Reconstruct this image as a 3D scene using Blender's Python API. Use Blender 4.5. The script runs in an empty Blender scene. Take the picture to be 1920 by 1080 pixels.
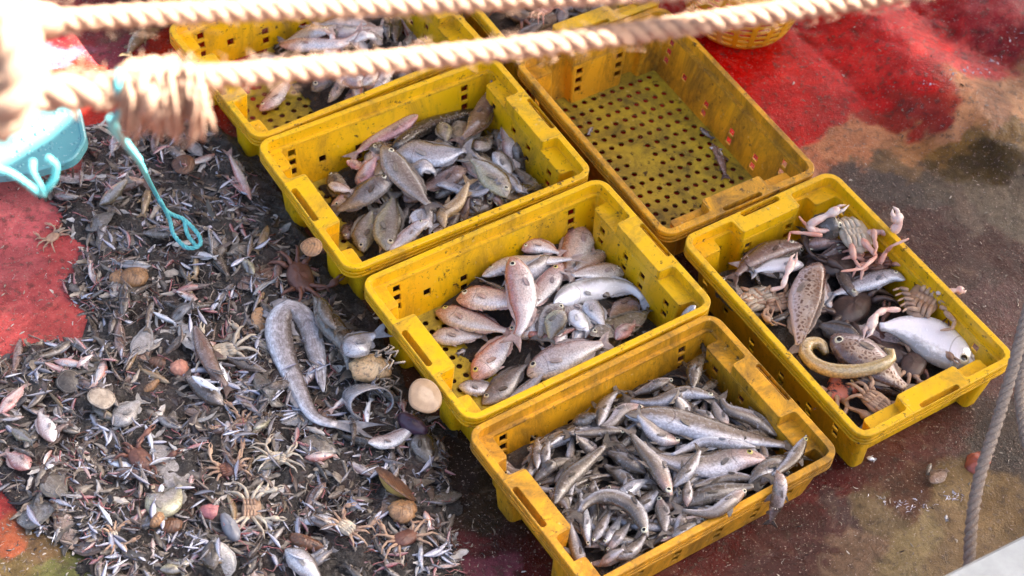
import bpy, bmesh, math, random
import numpy as np
from mathutils import Vector, Matrix
from mathutils.geometry import tessellate_polygon
random.seed(7); RNG = np.random.default_rng(7)
S = bpy.context.scene
COL = S.collection

# ------------------------------------------------------------------ camera, sky, sun, exposure
FPX, PITCH, ROLL = 3824.363, 0.8602706, 0.1251172
CAMZ = 3.2787                      # metres above the deck
CH = 0.155                         # crate height
fw = Vector((0, math.cos(PITCH), -math.sin(PITCH)))
r0 = Vector((1, 0, 0)); u0 = r0.cross(fw)
rt = math.cos(ROLL)*r0 + math.sin(ROLL)*u0
up = -math.sin(ROLL)*r0 + math.cos(ROLL)*u0
CAM = Vector((0, 0, CAMZ))
cd = bpy.data.cameras.new('camera'); cam = bpy.data.objects.new('camera', cd); COL.objects.link(cam)
M = Matrix.Identity(4)
for i, v in enumerate((rt, up, -fw)):
    for j in range(3): M[j][i] = v[j]
M.translation = CAM
cam.matrix_world = M
cd.sensor_width = 36; cd.lens = FPX/1920*36; cd.clip_end = 200; cd.clip_start = 0.05
cd.dof.use_dof = True; cd.dof.focus_distance = 4.05; cd.dof.aperture_fstop = 3.8
S.camera = cam
SUN_TO = Vector((0.62, 0.40, 0.68)).normalized()      # direction towards the sun
w = bpy.data.worlds.new('World'); S.world = w; w.use_nodes = True
nt = w.node_tree; bg = nt.nodes['Background']
sky = nt.nodes.new('ShaderNodeTexSky'); sky.sky_type = 'NISHITA'; sky.sun_disc = False
sky.sun_elevation = math.asin(SUN_TO.z); sky.sun_rotation = math.atan2(SUN_TO.x, SUN_TO.y)
sky.air_density = 0.7; sky.dust_density = 7.0; sky.ozone_density = 0.3
nt.links.new(sky.outputs[0], bg.inputs[0]); bg.inputs[1].default_value = 0.065
sl = bpy.data.lights.new('sun', 'SUN'); so = bpy.data.objects.new('sun', sl); COL.objects.link(so)
so.rotation_euler = (-SUN_TO).to_track_quat('-Z', 'Y').to_euler(); so.location = (-3, 6, 8)
sl.energy = 4.2; sl.angle = math.radians(0.5); sl.color = (1, .96, .90)
S.view_settings.view_transform = 'Standard'; S.view_settings.look = 'None'
S.view_settings.exposure = 3.28; S.view_settings.gamma = 1
S.cycles.max_bounces = 6; S.cycles.use_denoising = True

def ray(px, py): return fw*FPX + rt*(px-960) + up*(540-py)
def at(px, py, z):
    d = ray(px, py); return CAM + d*((z-CAMZ)/d.z)
def atd(px, py, dist):
    return CAM + ray(px, py).normalized()*dist
def proj(P):
    d = P-CAM; zc = d.dot(fw); return (960+FPX*d.dot(rt)/zc, 540-FPX*d.dot(up)/zc)

# ------------------------------------------------------------------ helpers
def tag(o, label=None, cat=None, group=None, kind=None):
    if label: o['label'] = label
    if cat: o['category'] = cat
    if group: o['group'] = group
    if kind: o['kind'] = kind
    return o
def empty(name, loc, rz=0.0):
    o = bpy.data.objects.new(name, None); COL.objects.link(o); o.location = loc; o.rotation_euler = (0, 0, rz)
    o.empty_display_size = .05
    return o
def mk(name, V, F, mats, parent=None, loc=None, smooth=True, uv=None, midx=None):
    me = bpy.data.meshes.new(name)
    V = [tuple(v) for v in V]
    me.from_pydata(V, [], F)
    if not isinstance(mats, (list, tuple)): mats = [mats]
    for m in mats: me.materials.append(m)
    if smooth: me.polygons.foreach_set('use_smooth', [True]*len(F))
    if midx is not None: me.polygons.foreach_set('material_index', midx)
    if uv is not None:
        l = me.uv_layers.new(name='UVMap')
        vi = np.empty(len(me.loops), int); me.loops.foreach_get('vertex_index', vi)
        l.data.foreach_set('uv', np.asarray(uv, float)[vi].ravel())
    me.update()
    o = bpy.data.objects.new(name, me); COL.objects.link(o)
    if parent: o.parent = parent
    if loc is not None: o.location = loc
    return o
def dupl(root, label=None):
    r = root.copy(); COL.objects.link(r)
    for c in root.children:
        d = c.copy(); COL.objects.link(d); d.parent = r
        for g in c.children:
            e = g.copy(); COL.objects.link(e); e.parent = d
    if label: r['label'] = label
    return r
def tubegeo(P, R, n=8, caps=True, V=None, F=None, uv=None):
    """tube along points P with radii R (appends to V,F)"""
    V = [] if V is None else V; F = [] if F is None else F
    P = [Vector(p) for p in P]
    if not isinstance(R, (list, tuple, np.ndarray)): R = [R]*len(P)
    b0 = len(V); ref = None
    for i, p in enumerate(P):
        t = (P[min(i+1, len(P)-1)]-P[max(i-1, 0)])
        t = t.normalized() if t.length > 1e-9 else Vector((0, 0, 1))
        if ref is None:
            ref = t.orthogonal().normalized()
        ref = (ref - t*ref.dot(t))
        ref = ref.normalized() if ref.length > 1e-6 else t.orthogonal().normalized()
        b = t.cross(ref)
        for k in range(n):
            a = 2*math.pi*k/n
            V.append(p + (ref*math.cos(a)+b*math.sin(a))*R[i])
            if uv is not None: uv.append((i/(len(P)-1), k/n))
    for i in range(len(P)-1):
        for k in range(n):
            F.append((b0+i*n+k, b0+i*n+(k+1) % n, b0+(i+1)*n+(k+1) % n, b0+(i+1)*n+k))
    if caps:
        F.append(tuple(b0+k for k in range(n-1, -1, -1)))
        e = b0+(len(P)-1)*n; F.append(tuple(e+k for k in range(n)))
    return V, F
def catmull(P, n):
    P = np.array([list(p) for p in P], float)
    if len(P) == 2: P = np.array([P[0], (P[0]+P[1])/2, P[1]])
    Q = np.vstack([2*P[0]-P[1], P, 2*P[-1]-P[-2]])
    out = []
    for i in range(1, len(Q)-2):
        p0, p1, p2, p3 = Q[i-1:i+3]
        for t in np.linspace(0, 1, 24, endpoint=False):
            out.append(.5*((2*p1)+(-p0+p2)*t+(2*p0-5*p1+4*p2-p3)*t*t+(-p0+3*p1-3*p2+p3)*t**3))
    out.append(Q[-2]); out = np.array(out)
    s = np.concatenate([[0], np.cumsum(np.linalg.norm(np.diff(out, axis=0), axis=1))])
    ss = np.linspace(0, s[-1], n)
    return np.stack([np.interp(ss, s, out[:, k]) for k in range(3)], 1), s[-1]

# ------------------------------------------------------------------ materials
def lin(r, g, b):
    f = lambda c: c/255/12.92 if c/255 <= .04045 else ((c/255+.055)/1.055)**2.4
    return (f(r), f(g), f(b), 1)
class MB:
    def __init__(s, name, rough=.5, spec=.5):
        s.m = bpy.data.materials.new(name); s.m.use_nodes = True; s.t = s.m.node_tree
        s.b = s.t.nodes['Principled BSDF']; s.b.inputs['Roughness'].default_value = rough
        s.b.inputs['Specular IOR Level'].default_value = spec
    def n(s, typ, **kw):
        x = s.t.nodes.new(typ)
        for k, v in kw.items():
            if k in x.inputs.keys(): x.inputs[k].default_value = v
            else: setattr(x, k, v)
        return x
    def l(s, a, b): s.t.links.new(a, b)
    def noise(s, vec, scale, detail=4, rough=.6, dist=0):
        x = s.n('ShaderNodeTexNoise'); x.inputs['Scale'].default_value = scale; x.inputs['Detail'].default_value = detail
        x.inputs['Roughness'].default_value = rough; x.inputs['Distortion'].default_value = dist
        if vec is not None: s.l(vec, x.inputs['Vector'])
        return x.outputs['Fac']
    def ramp(s, fac, stops, interp='LINEAR'):
        x = s.n('ShaderNodeValToRGB'); x.color_ramp.interpolation = interp
        e = x.color_ramp.elements
        while len(e) < len(stops): e.new(.5)
        for k, (p, c) in enumerate(stops):
            e[k].position = p; e[k].color = c if len(c) == 4 else (*c, 1)
        s.l(fac, x.inputs[0]); return x.outputs[0]
    def mix(s, fac, a, b, mode='MIX'):
        x = s.n('ShaderNodeMix'); x.data_type = 'RGBA'; x.blend_type = mode
        for v, i in ((fac, 0), (a, 6), (b, 7)):
            if isinstance(v, (int, float)): x.inputs[i].default_value = v
            elif isinstance(v, tuple): x.inputs[i].default_value = v
            else: s.l(v, x.inputs[i])
        return x.outputs[2]
    def math(s, op, a, b=None, c=None, clamp=False):
        x = s.n('ShaderNodeMath'); x.operation = op; x.use_clamp = clamp
        for v, i in ((a, 0), (b, 1), (c, 2)):
            if v is None: continue
            if isinstance(v, (int, float)): x.inputs[i].default_value = v
            else: s.l(v, x.inputs[i])
        return x.outputs[0]
    def bump(s, h, strength=.5, dist=.002, normal=None):
        x = s.n('ShaderNodeBump'); x.inputs['Strength'].default_value = strength; x.inputs['Distance'].default_value = dist
        s.l(h, x.inputs['Height'])
        if normal is not None: s.l(normal, x.inputs['Normal'])
        return x.outputs[0]
    def set(s, **kw):
        for k, v in kw.items():
            i = s.b.inputs[k.replace('_', ' ')]
            if isinstance(v, (int, float, tuple)): i.default_value = v
            else: s.l(v, i)
        return s.m
    def objco(s, rnd=True):
        tc = s.n('ShaderNodeTexCoord')
        if not rnd: return tc.outputs['Object']
        oi = s.n('ShaderNodeObjectInfo'); v = s.n('ShaderNodeVectorMath', operation='MULTIPLY_ADD')
        s.l(oi.outputs['Random'], v.inputs[0]); v.inputs[1].default_value = (17, 9, 5); s.l(tc.outputs['Object'], v.inputs[2])
        return v.outputs[0]

def plastic(name, c1, c2, dirt, amount):
    b = MB(name, .42, .5); co = b.objco()
    base = b.mix(b.noise(co, 9, 3), c1, c2)
    st = b.n('ShaderNodeMapping'); st.inputs['Scale'].default_value = (1, 1, .35); b.l(co, st.inputs[0])
    g = b.noise(st.outputs[0], 13, 8, .78, .5)
    film = b.ramp(g, [(.56-.1*amount, (0, 0, 0)), (.66, (1, 1, 1))])
    col = b.mix(b.math('MULTIPLY', film, .62*amount), base, dirt)
    sp = b.noise(co, 60, 3, .75); sp2 = b.noise(co, 7, 2)
    spm = b.math('MULTIPLY', b.ramp(sp, [(.59, (0, 0, 0)), (.68, (1, 1, 1))]), b.ramp(sp2, [(.42, (0, 0, 0)), (.58, (1, 1, 1))]))
    col = b.mix(b.math('MULTIPLY', spm, min(1, amount*1.1)), col, lin(72, 52, 26))
    sc = b.noise(co, 150, 2, .6)
    col = b.mix(b.math('MULTIPLY', b.ramp(sc, [(.66, (0, 0, 0)), (.72, (1, 1, 1))]), .45), col, lin(60, 50, 36))
    lt = b.noise(co, 95, 2, .5)
    col = b.mix(b.math('MULTIPLY', b.ramp(lt, [(.70, (0, 0, 0)), (.75, (1, 1, 1))]), .4), col, lin(222, 205, 150))
    bv = b.n('ShaderNodeBevel'); bv.samples = 3; bv.inputs['Radius'].default_value = .003
    ge = b.n('ShaderNodeNewGeometry'); dt = b.n('ShaderNodeVectorMath', operation='DOT_PRODUCT'); b.l(bv.outputs[0], dt.inputs[0]); b.l(ge.outputs['Normal'], dt.inputs[1])
    edge = b.math('MULTIPLY', b.ramp(dt.outputs['Value'], [(.86, (1, 1, 1)), (.985, (0, 0, 0))]), b.ramp(b.noise(co, 34, 5, .75), [(.44, (0, 0, 0)), (.60, (1, 1, 1))]))
    col = b.mix(b.math('MULTIPLY', edge, .7), col, lin(120, 104, 64))
    nrm = b.bump(b.noise(co, 70, 4, .7), .25, .002, bv.outputs[0])
    rr = b.ramp(g, [(.35, (.3, .3, .3)), (.7, (.6, .6, .6))])
    return b.set(Base_Color=col, Normal=nrm, Roughness=rr)
M_YEL = plastic('yellow_plastic', lin(238, 194, 8), lin(234, 172, 10), lin(112, 84, 36), .9)
M_ORG = plastic('orange_plastic', lin(230, 160, 18), lin(222, 164, 40), lin(78, 58, 26), 1.35)
M_FLR = plastic('grimy_yellow_plastic', lin(196, 172, 44), lin(176, 152, 44), lin(62, 54, 32), 1.35)
M_BSK = plastic('basket_plastic', lin(226, 172, 14), lin(216, 158, 16), lin(110, 88, 40), .6)

def simple(name, c1, c2, scale=30, rough=.5, bump=.3, bscale=60, spec=.6, thr=(.35, .65), rnd=.3, rings=0, **kw):
    b = MB(name, rough, spec); co = b.objco(); oi = b.n('ShaderNodeObjectInfo')
    f = b.ramp(b.noise(co, scale, 5, .65), [(thr[0], (0, 0, 0)), (thr[1], (1, 1, 1))])
    cc = b.mix(f, c1, c2); hh = b.noise(co, bscale, 4, .7)
    if rings:
        tc = b.n('ShaderNodeTexCoord'); mp = b.n('ShaderNodeMapping'); mp.inputs['Location'].default_value = (.02, .0, 0); b.l(tc.outputs['Object'], mp.inputs[0])
        wv = b.n('ShaderNodeTexWave', wave_type='RINGS', rings_direction='Z'); wv.inputs['Scale'].default_value = rings; wv.inputs['Distortion'].default_value = 4; wv.inputs['Detail'].default_value = 3; wv.inputs['Detail Scale'].default_value = 2
        b.l(mp.outputs[0], wv.inputs['Vector']); cc = b.mix(b.math('MULTIPLY', wv.outputs['Fac'], .22), cc, (*[q*.35 for q in c2[:3]], 1)); hh = b.math('MULTIPLY_ADD', wv.outputs['Fac'], .35, hh)
        cc = b.mix(b.ramp(b.noise(co, 140, 5, .75), [(.5, (0, 0, 0)), (.66, (1, 1, 1))]), cc, lin(84, 72, 60))
    hs = b.n('ShaderNodeHueSaturation'); b.l(cc, hs.inputs['Color'])
    b.l(b.math('MULTIPLY_ADD', oi.outputs['Random'], rnd, 1-rnd/2), hs.inputs['Value'])
    return b.set(Base_Color=hs.outputs[0], Normal=b.bump(hh, bump, .003), **kw)
FIN_OF_SKIN = {}
def fishmat(name, back, side, belly, mott=None, mottamt=0.0, mscale=45, head=None, spots=None, rough=.20, slime=.35, stripe=None, metal=.12, clean=False):
    b = MB(name, rough, .75)
    uvn = b.n('ShaderNodeUVMap'); sep = b.n('ShaderNodeSeparateXYZ'); b.l(uvn.outputs[0], sep.inputs[0])
    u, v = sep.outputs[0], sep.outputs[1]
    co = b.objco(); oi = b.n('ShaderNodeObjectInfo')
    nz = b.noise(co, 70, 5, .7); fine = b.noise(co, 330, 3, .7)
    vv = b.math('MULTIPLY_ADD', b.math('SUBTRACT', nz, .5), .42, v)
    col = b.ramp(vv, [(.24, belly), (.50, side), (.66, side), (.88, back)])
    if head is not None:
        col = b.mix(b.math('MULTIPLY', b.ramp(b.math('MULTIPLY_ADD', b.math('SUBTRACT', nz, .5), .3, u), [(.10, (1, 1, 1)), (.30, (0, 0, 0))]), .75), col, head)
    if mott is not None:
        m = b.ramp(b.noise(co, mscale, 6, .75), [(.42, (0, 0, 0)), (.70, (1, 1, 1))])
        col = b.mix(b.math('MULTIPLY', m, mottamt), col, mott)
    if spots is not None:
        vo = b.n('ShaderNodeTexVoronoi'); vo.feature = 'DISTANCE_TO_EDGE'; vo.inputs['Scale'].default_value = 105; b.l(co, vo.inputs['Vector'])
        m = b.ramp(vo.outputs['Distance'], [(.12, (0, 0, 0)), (.24, (1, 1, 1))])
        m = b.math('MULTIPLY', m, b.ramp(vv, [(.12, (0, 0, 0)), (.38, (1, 1, 1))]))
        col = b.mix(m, col, spots)
    # rows of scales
    mp = b.n('ShaderNodeMapping'); mp.inputs['Scale'].default_value = (62, 20, 1); b.l(uvn.outputs[0], mp.inputs[0])
    vo = b.n('ShaderNodeTexVoronoi'); vo.inputs['Scale'].default_value = 1.0; b.l(mp.outputs[0], vo.inputs['Vector'])
    if spots is None and not clean: col = b.mix(b.math('MULTIPLY', b.ramp(vo.outputs['Distance'], [(.35, (0, 0, 0)), (.75, (1, 1, 1))]), .35), col, lin(70, 60, 54))
    # slime, mud flecks and lost scales
    fl = b.ramp(b.noise(co, 130, 6, .8), [(.44, (0, 0, 0)), (.80, (1, 1, 1))])
    col = b.mix(b.math('MULTIPLY', fl, min(1, slime*1.0)), col, lin(74, 62, 52))
    wl = b.ramp(b.noise(co, 120, 4, .6), [(.56, (0, 0, 0)), (.72, (1, 1, 1))])
    col = b.mix(b.math('MULTIPLY', wl, .28), col, lin(222, 220, 226))
    gc = b.math('SUBTRACT', u, b.math('ADD', b.math('MULTIPLY', b.math('MULTIPLY', b.math('SUBTRACT', v, .5), b.math('SUBTRACT', v, .5)), -.30), .262))
    gl = b.ramp(b.math('ABSOLUTE', gc), [(.001, (1, 1, 1)), (.008, (0, 0, 0))])
    gl = b.math('MULTIPLY', gl, b.ramp(b.math('ABSOLUTE', b.math('SUBTRACT', v, .45)), [(.26, (1, 1, 1)), (.38, (0, 0, 0))]))
    mo = b.math('ABSOLUTE', b.math('SUBTRACT', v, .36)); ml = b.math('MULTIPLY', b.ramp(mo, [(.02, (1, 1, 1)), (.07, (0, 0, 0))]), b.ramp(u, [(.06, (1, 1, 1)), (.085, (0, 0, 0))]))
    dk = b.math('MAXIMUM', b.math('MULTIPLY', gl, .5), b.math('MULTIPLY', ml, .6))
    col = b.mix(dk, col, lin(60, 40, 36))
    hs = b.n('ShaderNodeHueSaturation'); b.l(col, hs.inputs['Color'])
    b.l(b.math('MULTIPLY_ADD', oi.outputs['Random'], .4, b.math('MULTIPLY_ADD', fine, .16, .78)), hs.inputs['Value'])
    h = b.math('ADD', b.math('MULTIPLY', vo.outputs['Distance'], -.3), b.math('ADD', b.math('MULTIPLY', nz, .9), b.math('MULTIPLY', fine, .4)))
    h = b.math('SUBTRACT', h, b.math('MULTIPLY', dk, .9))
    rr = b.ramp(nz, [(.38, (max(.06, rough-.13),)*3), (.66, (rough+.16,)*3)])
    m = b.set(Base_Color=hs.outputs[0], Normal=b.bump(h, .40, .003), Roughness=rr, Metallic=metal, Coat_Weight=.6, Coat_Roughness=.05)
    mid = tuple(.55*x+.25*y for x, y in zip(side[:3], back[:3]))
    FIN_OF_SKIN[name] = simple(name.replace('_skin', '')+'_fin', (*mid, 1), (*[c*.6 for c in mid], 1), 90, .3, .6, 260)
    return m
FM = dict(
 pink=fishmat('pink_skin', lin(188, 122, 108), lin(220, 200, 192), lin(234, 232, 230), lin(184, 138, 124), .25, head=lin(192, 128, 112), slime=.2),
 pale=fishmat('pale_skin', lin(176, 142, 132), lin(208, 196, 192), lin(222, 220, 220), lin(140, 116, 108), .25, slime=.25),
 grey=fishmat('grey_skin', lin(82, 70, 60), lin(124, 114, 108), lin(164, 158, 152), lin(76, 66, 58), .5, slime=.4),
 deep=fishmat('olive_silver_skin', lin(100, 88, 64), lin(152, 148, 142), lin(176, 172, 140), lin(92, 80, 66), .45, slime=.3),
 silver=fishmat('silver_skin', lin(120, 112, 108), lin(184, 184, 190), lin(214, 216, 222), lin(110, 100, 96), .3, slime=.25, metal=.25),
 brown=fishmat('brown_skin', lin(86, 64, 56), lin(122, 96, 86), lin(150, 124, 110), lin(66, 46, 42), .5, slime=.3),
 dark=fishmat('dark_skin', lin(60, 52, 42), lin(90, 80, 68), lin(128, 120, 110), lin(44, 40, 36), .5, slime=.35),
 lizard=fishmat('lizardfish_skin', lin(82, 68, 54), lin(126, 114, 102), lin(182, 182, 190), lin(62, 52, 42), .55, slime=.35),
 lizpale=fishmat('pale_lizardfish_skin', lin(108, 92, 74), lin(146, 136, 128), lin(196, 192, 196), lin(100, 86, 70), .35, slime=.3, head=lin(178, 140, 128)),
 tan=fishmat('tan_skin', lin(140, 112, 78), lin(166, 140, 104), lin(184, 164, 130), lin(110, 88, 62), .4, slime=.3),
 grouper=fishmat('grouper_skin', lin(92, 66, 54), lin(188, 166, 144), lin(208, 190, 184), head=lin(122, 86, 74), spots=lin(112, 80, 62), slime=.05),
 white=fishmat('white_silver_skin', lin(140, 138, 136), lin(226, 229, 236), lin(236, 238, 244), slime=.02, rough=.16, clean=True),
 eel=fishmat('eel_skin', lin(150, 122, 66), lin(190, 162, 104), lin(206, 184, 136), lin(136, 108, 62), .3, slime=.12),
 red=fishmat('red_stained_skin', lin(176, 120, 112), lin(212, 192, 184), lin(206, 150, 146), lin(130, 46, 54), .4, slime=.15),
 blotched=fishmat('blotched_silver_skin', lin(104, 94, 88), lin(176, 174, 178), lin(216, 216, 222), lin(74, 66, 62), .75, 70, slime=.35, rough=.18, metal=.2),
 flatgrey=fishmat('flatfish_grey_skin', lin(102, 96, 86), lin(122, 116, 106), lin(128, 124, 116), lin(56, 50, 44), .75, 80, slime=.5, rough=.25),
 flattan=fishmat('flatfish_tan_skin', lin(128, 104, 86), lin(142, 116, 98), lin(132, 108, 92), lin(74, 56, 46), .75, 80, slime=.5, rough=.25),
 flatpale=fishmat('flatfish_pale_skin', lin(168, 164, 160), lin(184, 180, 176), lin(176, 172, 168), lin(104, 98, 92), .6, 80, slime=.45, rough=.22),
)
M_FIN = simple('fin_membrane', lin(150, 132, 120), lin(110, 94, 84), 60, .35, .5, 200)
M_FINP = simple('pink_fin_membrane', lin(200, 140, 128), lin(176, 112, 104), 60, .35, .5, 200)
M_FIND = simple('dark_fin_membrane', lin(88, 78, 70), lin(62, 54, 48), 60, .35, .5, 200)
M_IRIS = simple('fish_iris', lin(222, 216, 190), lin(205, 200, 170), 60, .15, .1)
M_IRISY = simple('yellow_iris', lin(226, 214, 130), lin(206, 190, 100), 60, .15, .1)
M_PUPIL = simple('fish_pupil', (.004, .004, .005, 1), (.01, .01, .012, 1), 20, .08, 0)
M_SHELLTAN = simple('tan_shell', lin(176, 134, 92), lin(142, 104, 70), 40, .4, .5, 90, rings=55)
M_SHELLCREAM = simple('cream_shell', lin(216, 188, 146), lin(196, 160, 116), 30, .35, .3, 60, rings=55)
M_SHELLPURPLE = simple('purple_shell', lin(84, 56, 74), lin(60, 42, 54), 40, .3, .3, 60)
M_SHELLBROWN = simple('brown_shell', lin(122, 84, 60), lin(86, 58, 44), 40, .4, .5, 90, rings=55)
M_BIVALVE = simple('smooth_cream_shell', lin(180, 152, 120), lin(150, 122, 94), 40, .3, .25, 60)
M_CRABPALE = simple('pale_crab_shell', lin(206, 196, 174), lin(176, 156, 134), 50, .4, .5, 120)
M_CRABPINK = simple('pink_crab_shell', lin(206, 136, 114), lin(214, 176, 158), 40, .38, .5, 120)
M_CLAW = simple('white_claw', lin(228, 214, 202), lin(208, 160, 148), 40, .35, .4, 120)
M_CRABDARK = simple('dark_crab_shell', lin(58, 46, 42), lin(86, 66, 58), 40, .35, .5, 100)
M_CRABTAN = simple('tan_crab_shell', lin(186, 156, 128), lin(150, 116, 94), 60, .45, .6, 120)
M_CRABBROWN = simple('brown_crab_shell', lin(128, 84, 66), lin(92, 58, 48), 50, .4, .6, 120)
M_CRABORANGE = simple('orange_marbled_crab_shell', lin(206, 116, 88), lin(46, 38, 44), 34, .35, .4, 100, thr=(.47, .53))
M_CRABYEL = simple('yellow_edged_shell', lin(206, 184, 96), lin(186, 150, 96), 50, .4, .4, 100)
M_MUCK = None

# ------------------------------------------------------------------ unseen sheet added to cast shade on the deck
def on_plane(P, z):                      # along the sun's direction up to height z
    return P + SUN_TO*((z-P.z)/SUN_TO.z)

# ------------------------------------------------------------------ deck
STAINS_AND_HAZE = [(1600,100,210,56,54),(1700,60,212,62,60),(1500,150,208,58,54),(1480,230,210,54,52),(1650,200,200,52,50),(1800,120,196,78,76),(1700,235,160,60,50),
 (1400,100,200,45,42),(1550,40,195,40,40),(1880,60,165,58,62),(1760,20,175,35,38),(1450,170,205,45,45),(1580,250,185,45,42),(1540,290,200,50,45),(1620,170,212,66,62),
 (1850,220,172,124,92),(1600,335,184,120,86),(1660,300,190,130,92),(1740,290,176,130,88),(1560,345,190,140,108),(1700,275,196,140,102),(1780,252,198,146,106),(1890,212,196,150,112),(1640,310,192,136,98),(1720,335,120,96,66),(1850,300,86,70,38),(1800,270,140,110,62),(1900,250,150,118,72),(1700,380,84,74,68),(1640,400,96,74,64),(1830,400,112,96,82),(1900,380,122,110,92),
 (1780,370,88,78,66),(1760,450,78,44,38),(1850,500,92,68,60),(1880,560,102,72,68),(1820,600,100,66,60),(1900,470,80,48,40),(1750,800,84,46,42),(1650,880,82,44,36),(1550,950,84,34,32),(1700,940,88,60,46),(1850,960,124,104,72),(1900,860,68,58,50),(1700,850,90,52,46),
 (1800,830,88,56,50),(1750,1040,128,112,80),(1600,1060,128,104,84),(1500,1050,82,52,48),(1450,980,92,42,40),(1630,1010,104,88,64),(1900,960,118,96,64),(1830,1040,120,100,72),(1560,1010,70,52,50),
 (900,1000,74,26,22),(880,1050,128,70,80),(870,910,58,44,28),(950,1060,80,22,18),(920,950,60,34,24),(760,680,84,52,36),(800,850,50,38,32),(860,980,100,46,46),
 (50,450,196,104,104),(60,600,216,104,98),(50,390,190,104,102),(120,540,200,98,96),(20,660,206,98,92),(100,480,198,96,94),(20,1000,200,116,82),(60,1060,128,108,68),(120,1040,126,100,68),(10,920,190,80,76),(140,1060,120,120,70),  # left points: sky-reflection haze painted into the red as a paler pink
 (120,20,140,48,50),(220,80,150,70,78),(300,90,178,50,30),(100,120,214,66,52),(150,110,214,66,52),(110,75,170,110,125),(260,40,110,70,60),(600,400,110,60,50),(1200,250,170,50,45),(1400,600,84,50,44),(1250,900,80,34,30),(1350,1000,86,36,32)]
def build_deck():
    x0, x1, y0, y1, st = -1.55, 1.75, 1.35, 4.75, .008
    xs = np.arange(x0, x1, st); ys = np.arange(y0, y1, st)
    X, Y = np.meshgrid(xs, ys)
    pts = np.array([[*at(p[0], p[1], 0).to_2d()] for p in STAINS_AND_HAZE]); cols = np.array([lin(*p[2:])[:3] for p in STAINS_AND_HAZE])
    def vnoise(sc, seed):
        rg = np.random.default_rng(seed); g = rg.random((int((y1-y0)*sc)+3, int((x1-x0)*sc)+3)); u = (X-x0)*sc; v = (Y-y0)*sc
        i = u.astype(int); j = v.astype(int); a = u-i; b = v-j; a = a*a*(3-2*a); b = b*b*(3-2*b)
        return (g[j, i]*(1-a)+g[j, i+1]*a)*(1-b)+(g[j+1, i]*(1-a)+g[j+1, i+1]*a)*b-.5
    fbm = lambda seed: sum(vnoise(4*2**k, seed+k)/1.55**k for k in range(6))
    # warp
    WX = X+.13*fbm(1); WY = Y+.13*fbm(11)
    W = np.zeros(X.shape); Cc = np.zeros(X.shape+(3,))
    for p, c in zip(pts, cols):
        d2 = (WX-p[0])**2+(WY-p[1])**2
        k = 1/(d2+.0002)**5.5; W += k; Cc += k[..., None]*c
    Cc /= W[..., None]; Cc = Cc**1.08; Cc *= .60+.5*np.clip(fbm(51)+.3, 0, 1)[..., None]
    # folds of the painted skin far right
    c1 = at(1650, 120, 0); ax = (at(1800, 200, 0)-at(1500, 60, 0)).to_2d().normalized(); ay = Vector((-ax.y, ax.x))
    U = (X-c1.x)*ax.x+(Y-c1.y)*ax.y; Vv = (X-c1.x)*ay.x+(Y-c1.y)*ay.y
    mask = 1/(1+np.exp(-(Vv+.12+.05*np.sin(7*U))/.025))
    Z = mask*(.02+.030*np.abs(np.sin(9*Vv+1.6*np.sin(4*U+1)+.8*fbm(61)))**.7+.010*np.sin(17*Vv+2.6*np.sin(5*U)+1)+.012*np.sin(9*U+14*Vv)+.012*fbm(31))
    Z += .004*fbm(41)
    Z += .0025*np.sin(13*X+5*Y)+.002*np.sin(7*X-17*Y+1)
    Z -= Z.max()*0
    nx, ny = len(xs), len(ys)
    V = np.stack([X, Y, Z], -1).reshape(-1, 3)
    I = np.arange(nx*ny).reshape(ny, nx)
    F = np.stack([I[:-1, :-1], I[:-1, 1:], I[1:, 1:], I[1:, :-1]], -1).reshape(-1, 4).tolist()
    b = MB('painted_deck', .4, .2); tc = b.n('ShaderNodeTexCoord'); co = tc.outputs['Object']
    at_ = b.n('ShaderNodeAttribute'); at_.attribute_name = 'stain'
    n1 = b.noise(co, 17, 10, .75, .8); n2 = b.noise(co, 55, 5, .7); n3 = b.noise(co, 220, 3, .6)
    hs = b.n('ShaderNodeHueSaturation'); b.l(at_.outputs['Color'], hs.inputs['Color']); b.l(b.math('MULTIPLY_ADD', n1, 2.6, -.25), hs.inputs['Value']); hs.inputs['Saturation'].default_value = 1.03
    col = b.mix(b.math('MULTIPLY', b.ramp(n2, [(.54, (0, 0, 0)), (.62, (1, 1, 1))]), .6), hs.outputs[0], lin(54, 42, 34))
    n4 = b.noise(co, 110, 6, .8); col = b.mix(b.math('MULTIPLY', b.ramp(n4, [(.58, (0, 0, 0)), (.66, (1, 1, 1))]), .45), col, lin(150, 126, 110)); col = b.mix(b.math('MULTIPLY', b.ramp(n4, [(.36, (1, 1, 1)), (.44, (0, 0, 0))]), .45), col, lin(40, 28, 24))
    col = b.mix(b.math('MULTIPLY', b.ramp(n1, [(.56, (0, 0, 0)), (.66, (1, 1, 1))]), .35), col, lin(120, 104, 82))
    col = b.mix(b.math('MULTIPLY', b.ramp(n3, [(.64, (0, 0, 0)), (.70, (1, 1, 1))]), .7), col, lin(186, 164, 150))
    vo = b.n('ShaderNodeTexVoronoi'); vo.inputs['Scale'].default_value = 42; b.l(co, vo.inputs['Vector'])
    col = b.mix(b.math('MULTIPLY', b.ramp(vo.outputs['Distance'], [(.05, (1, 1, 1)), (.13, (0, 0, 0))]), .5), col, lin(130, 118, 104))
    rr = b.ramp(b.noise(co, 6, 5, .7, .4), [(.44, (.05, .05, .05)), (.56, (.42, .42, .42))])
    bp = b.math('ADD', b.math('MULTIPLY', n2, .6), b.math('MULTIPLY', n3, .35))
    bp = b.math('ADD', bp, b.math('MULTIPLY', n1, 1.4))
    m = b.set(Base_Color=col, Roughness=rr, Normal=b.bump(bp, .55, .006))
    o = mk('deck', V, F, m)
    ca = o.data.color_attributes.new('stain', 'FLOAT_COLOR', 'POINT')  # carries deck stains and the haze painted into the left side
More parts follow.
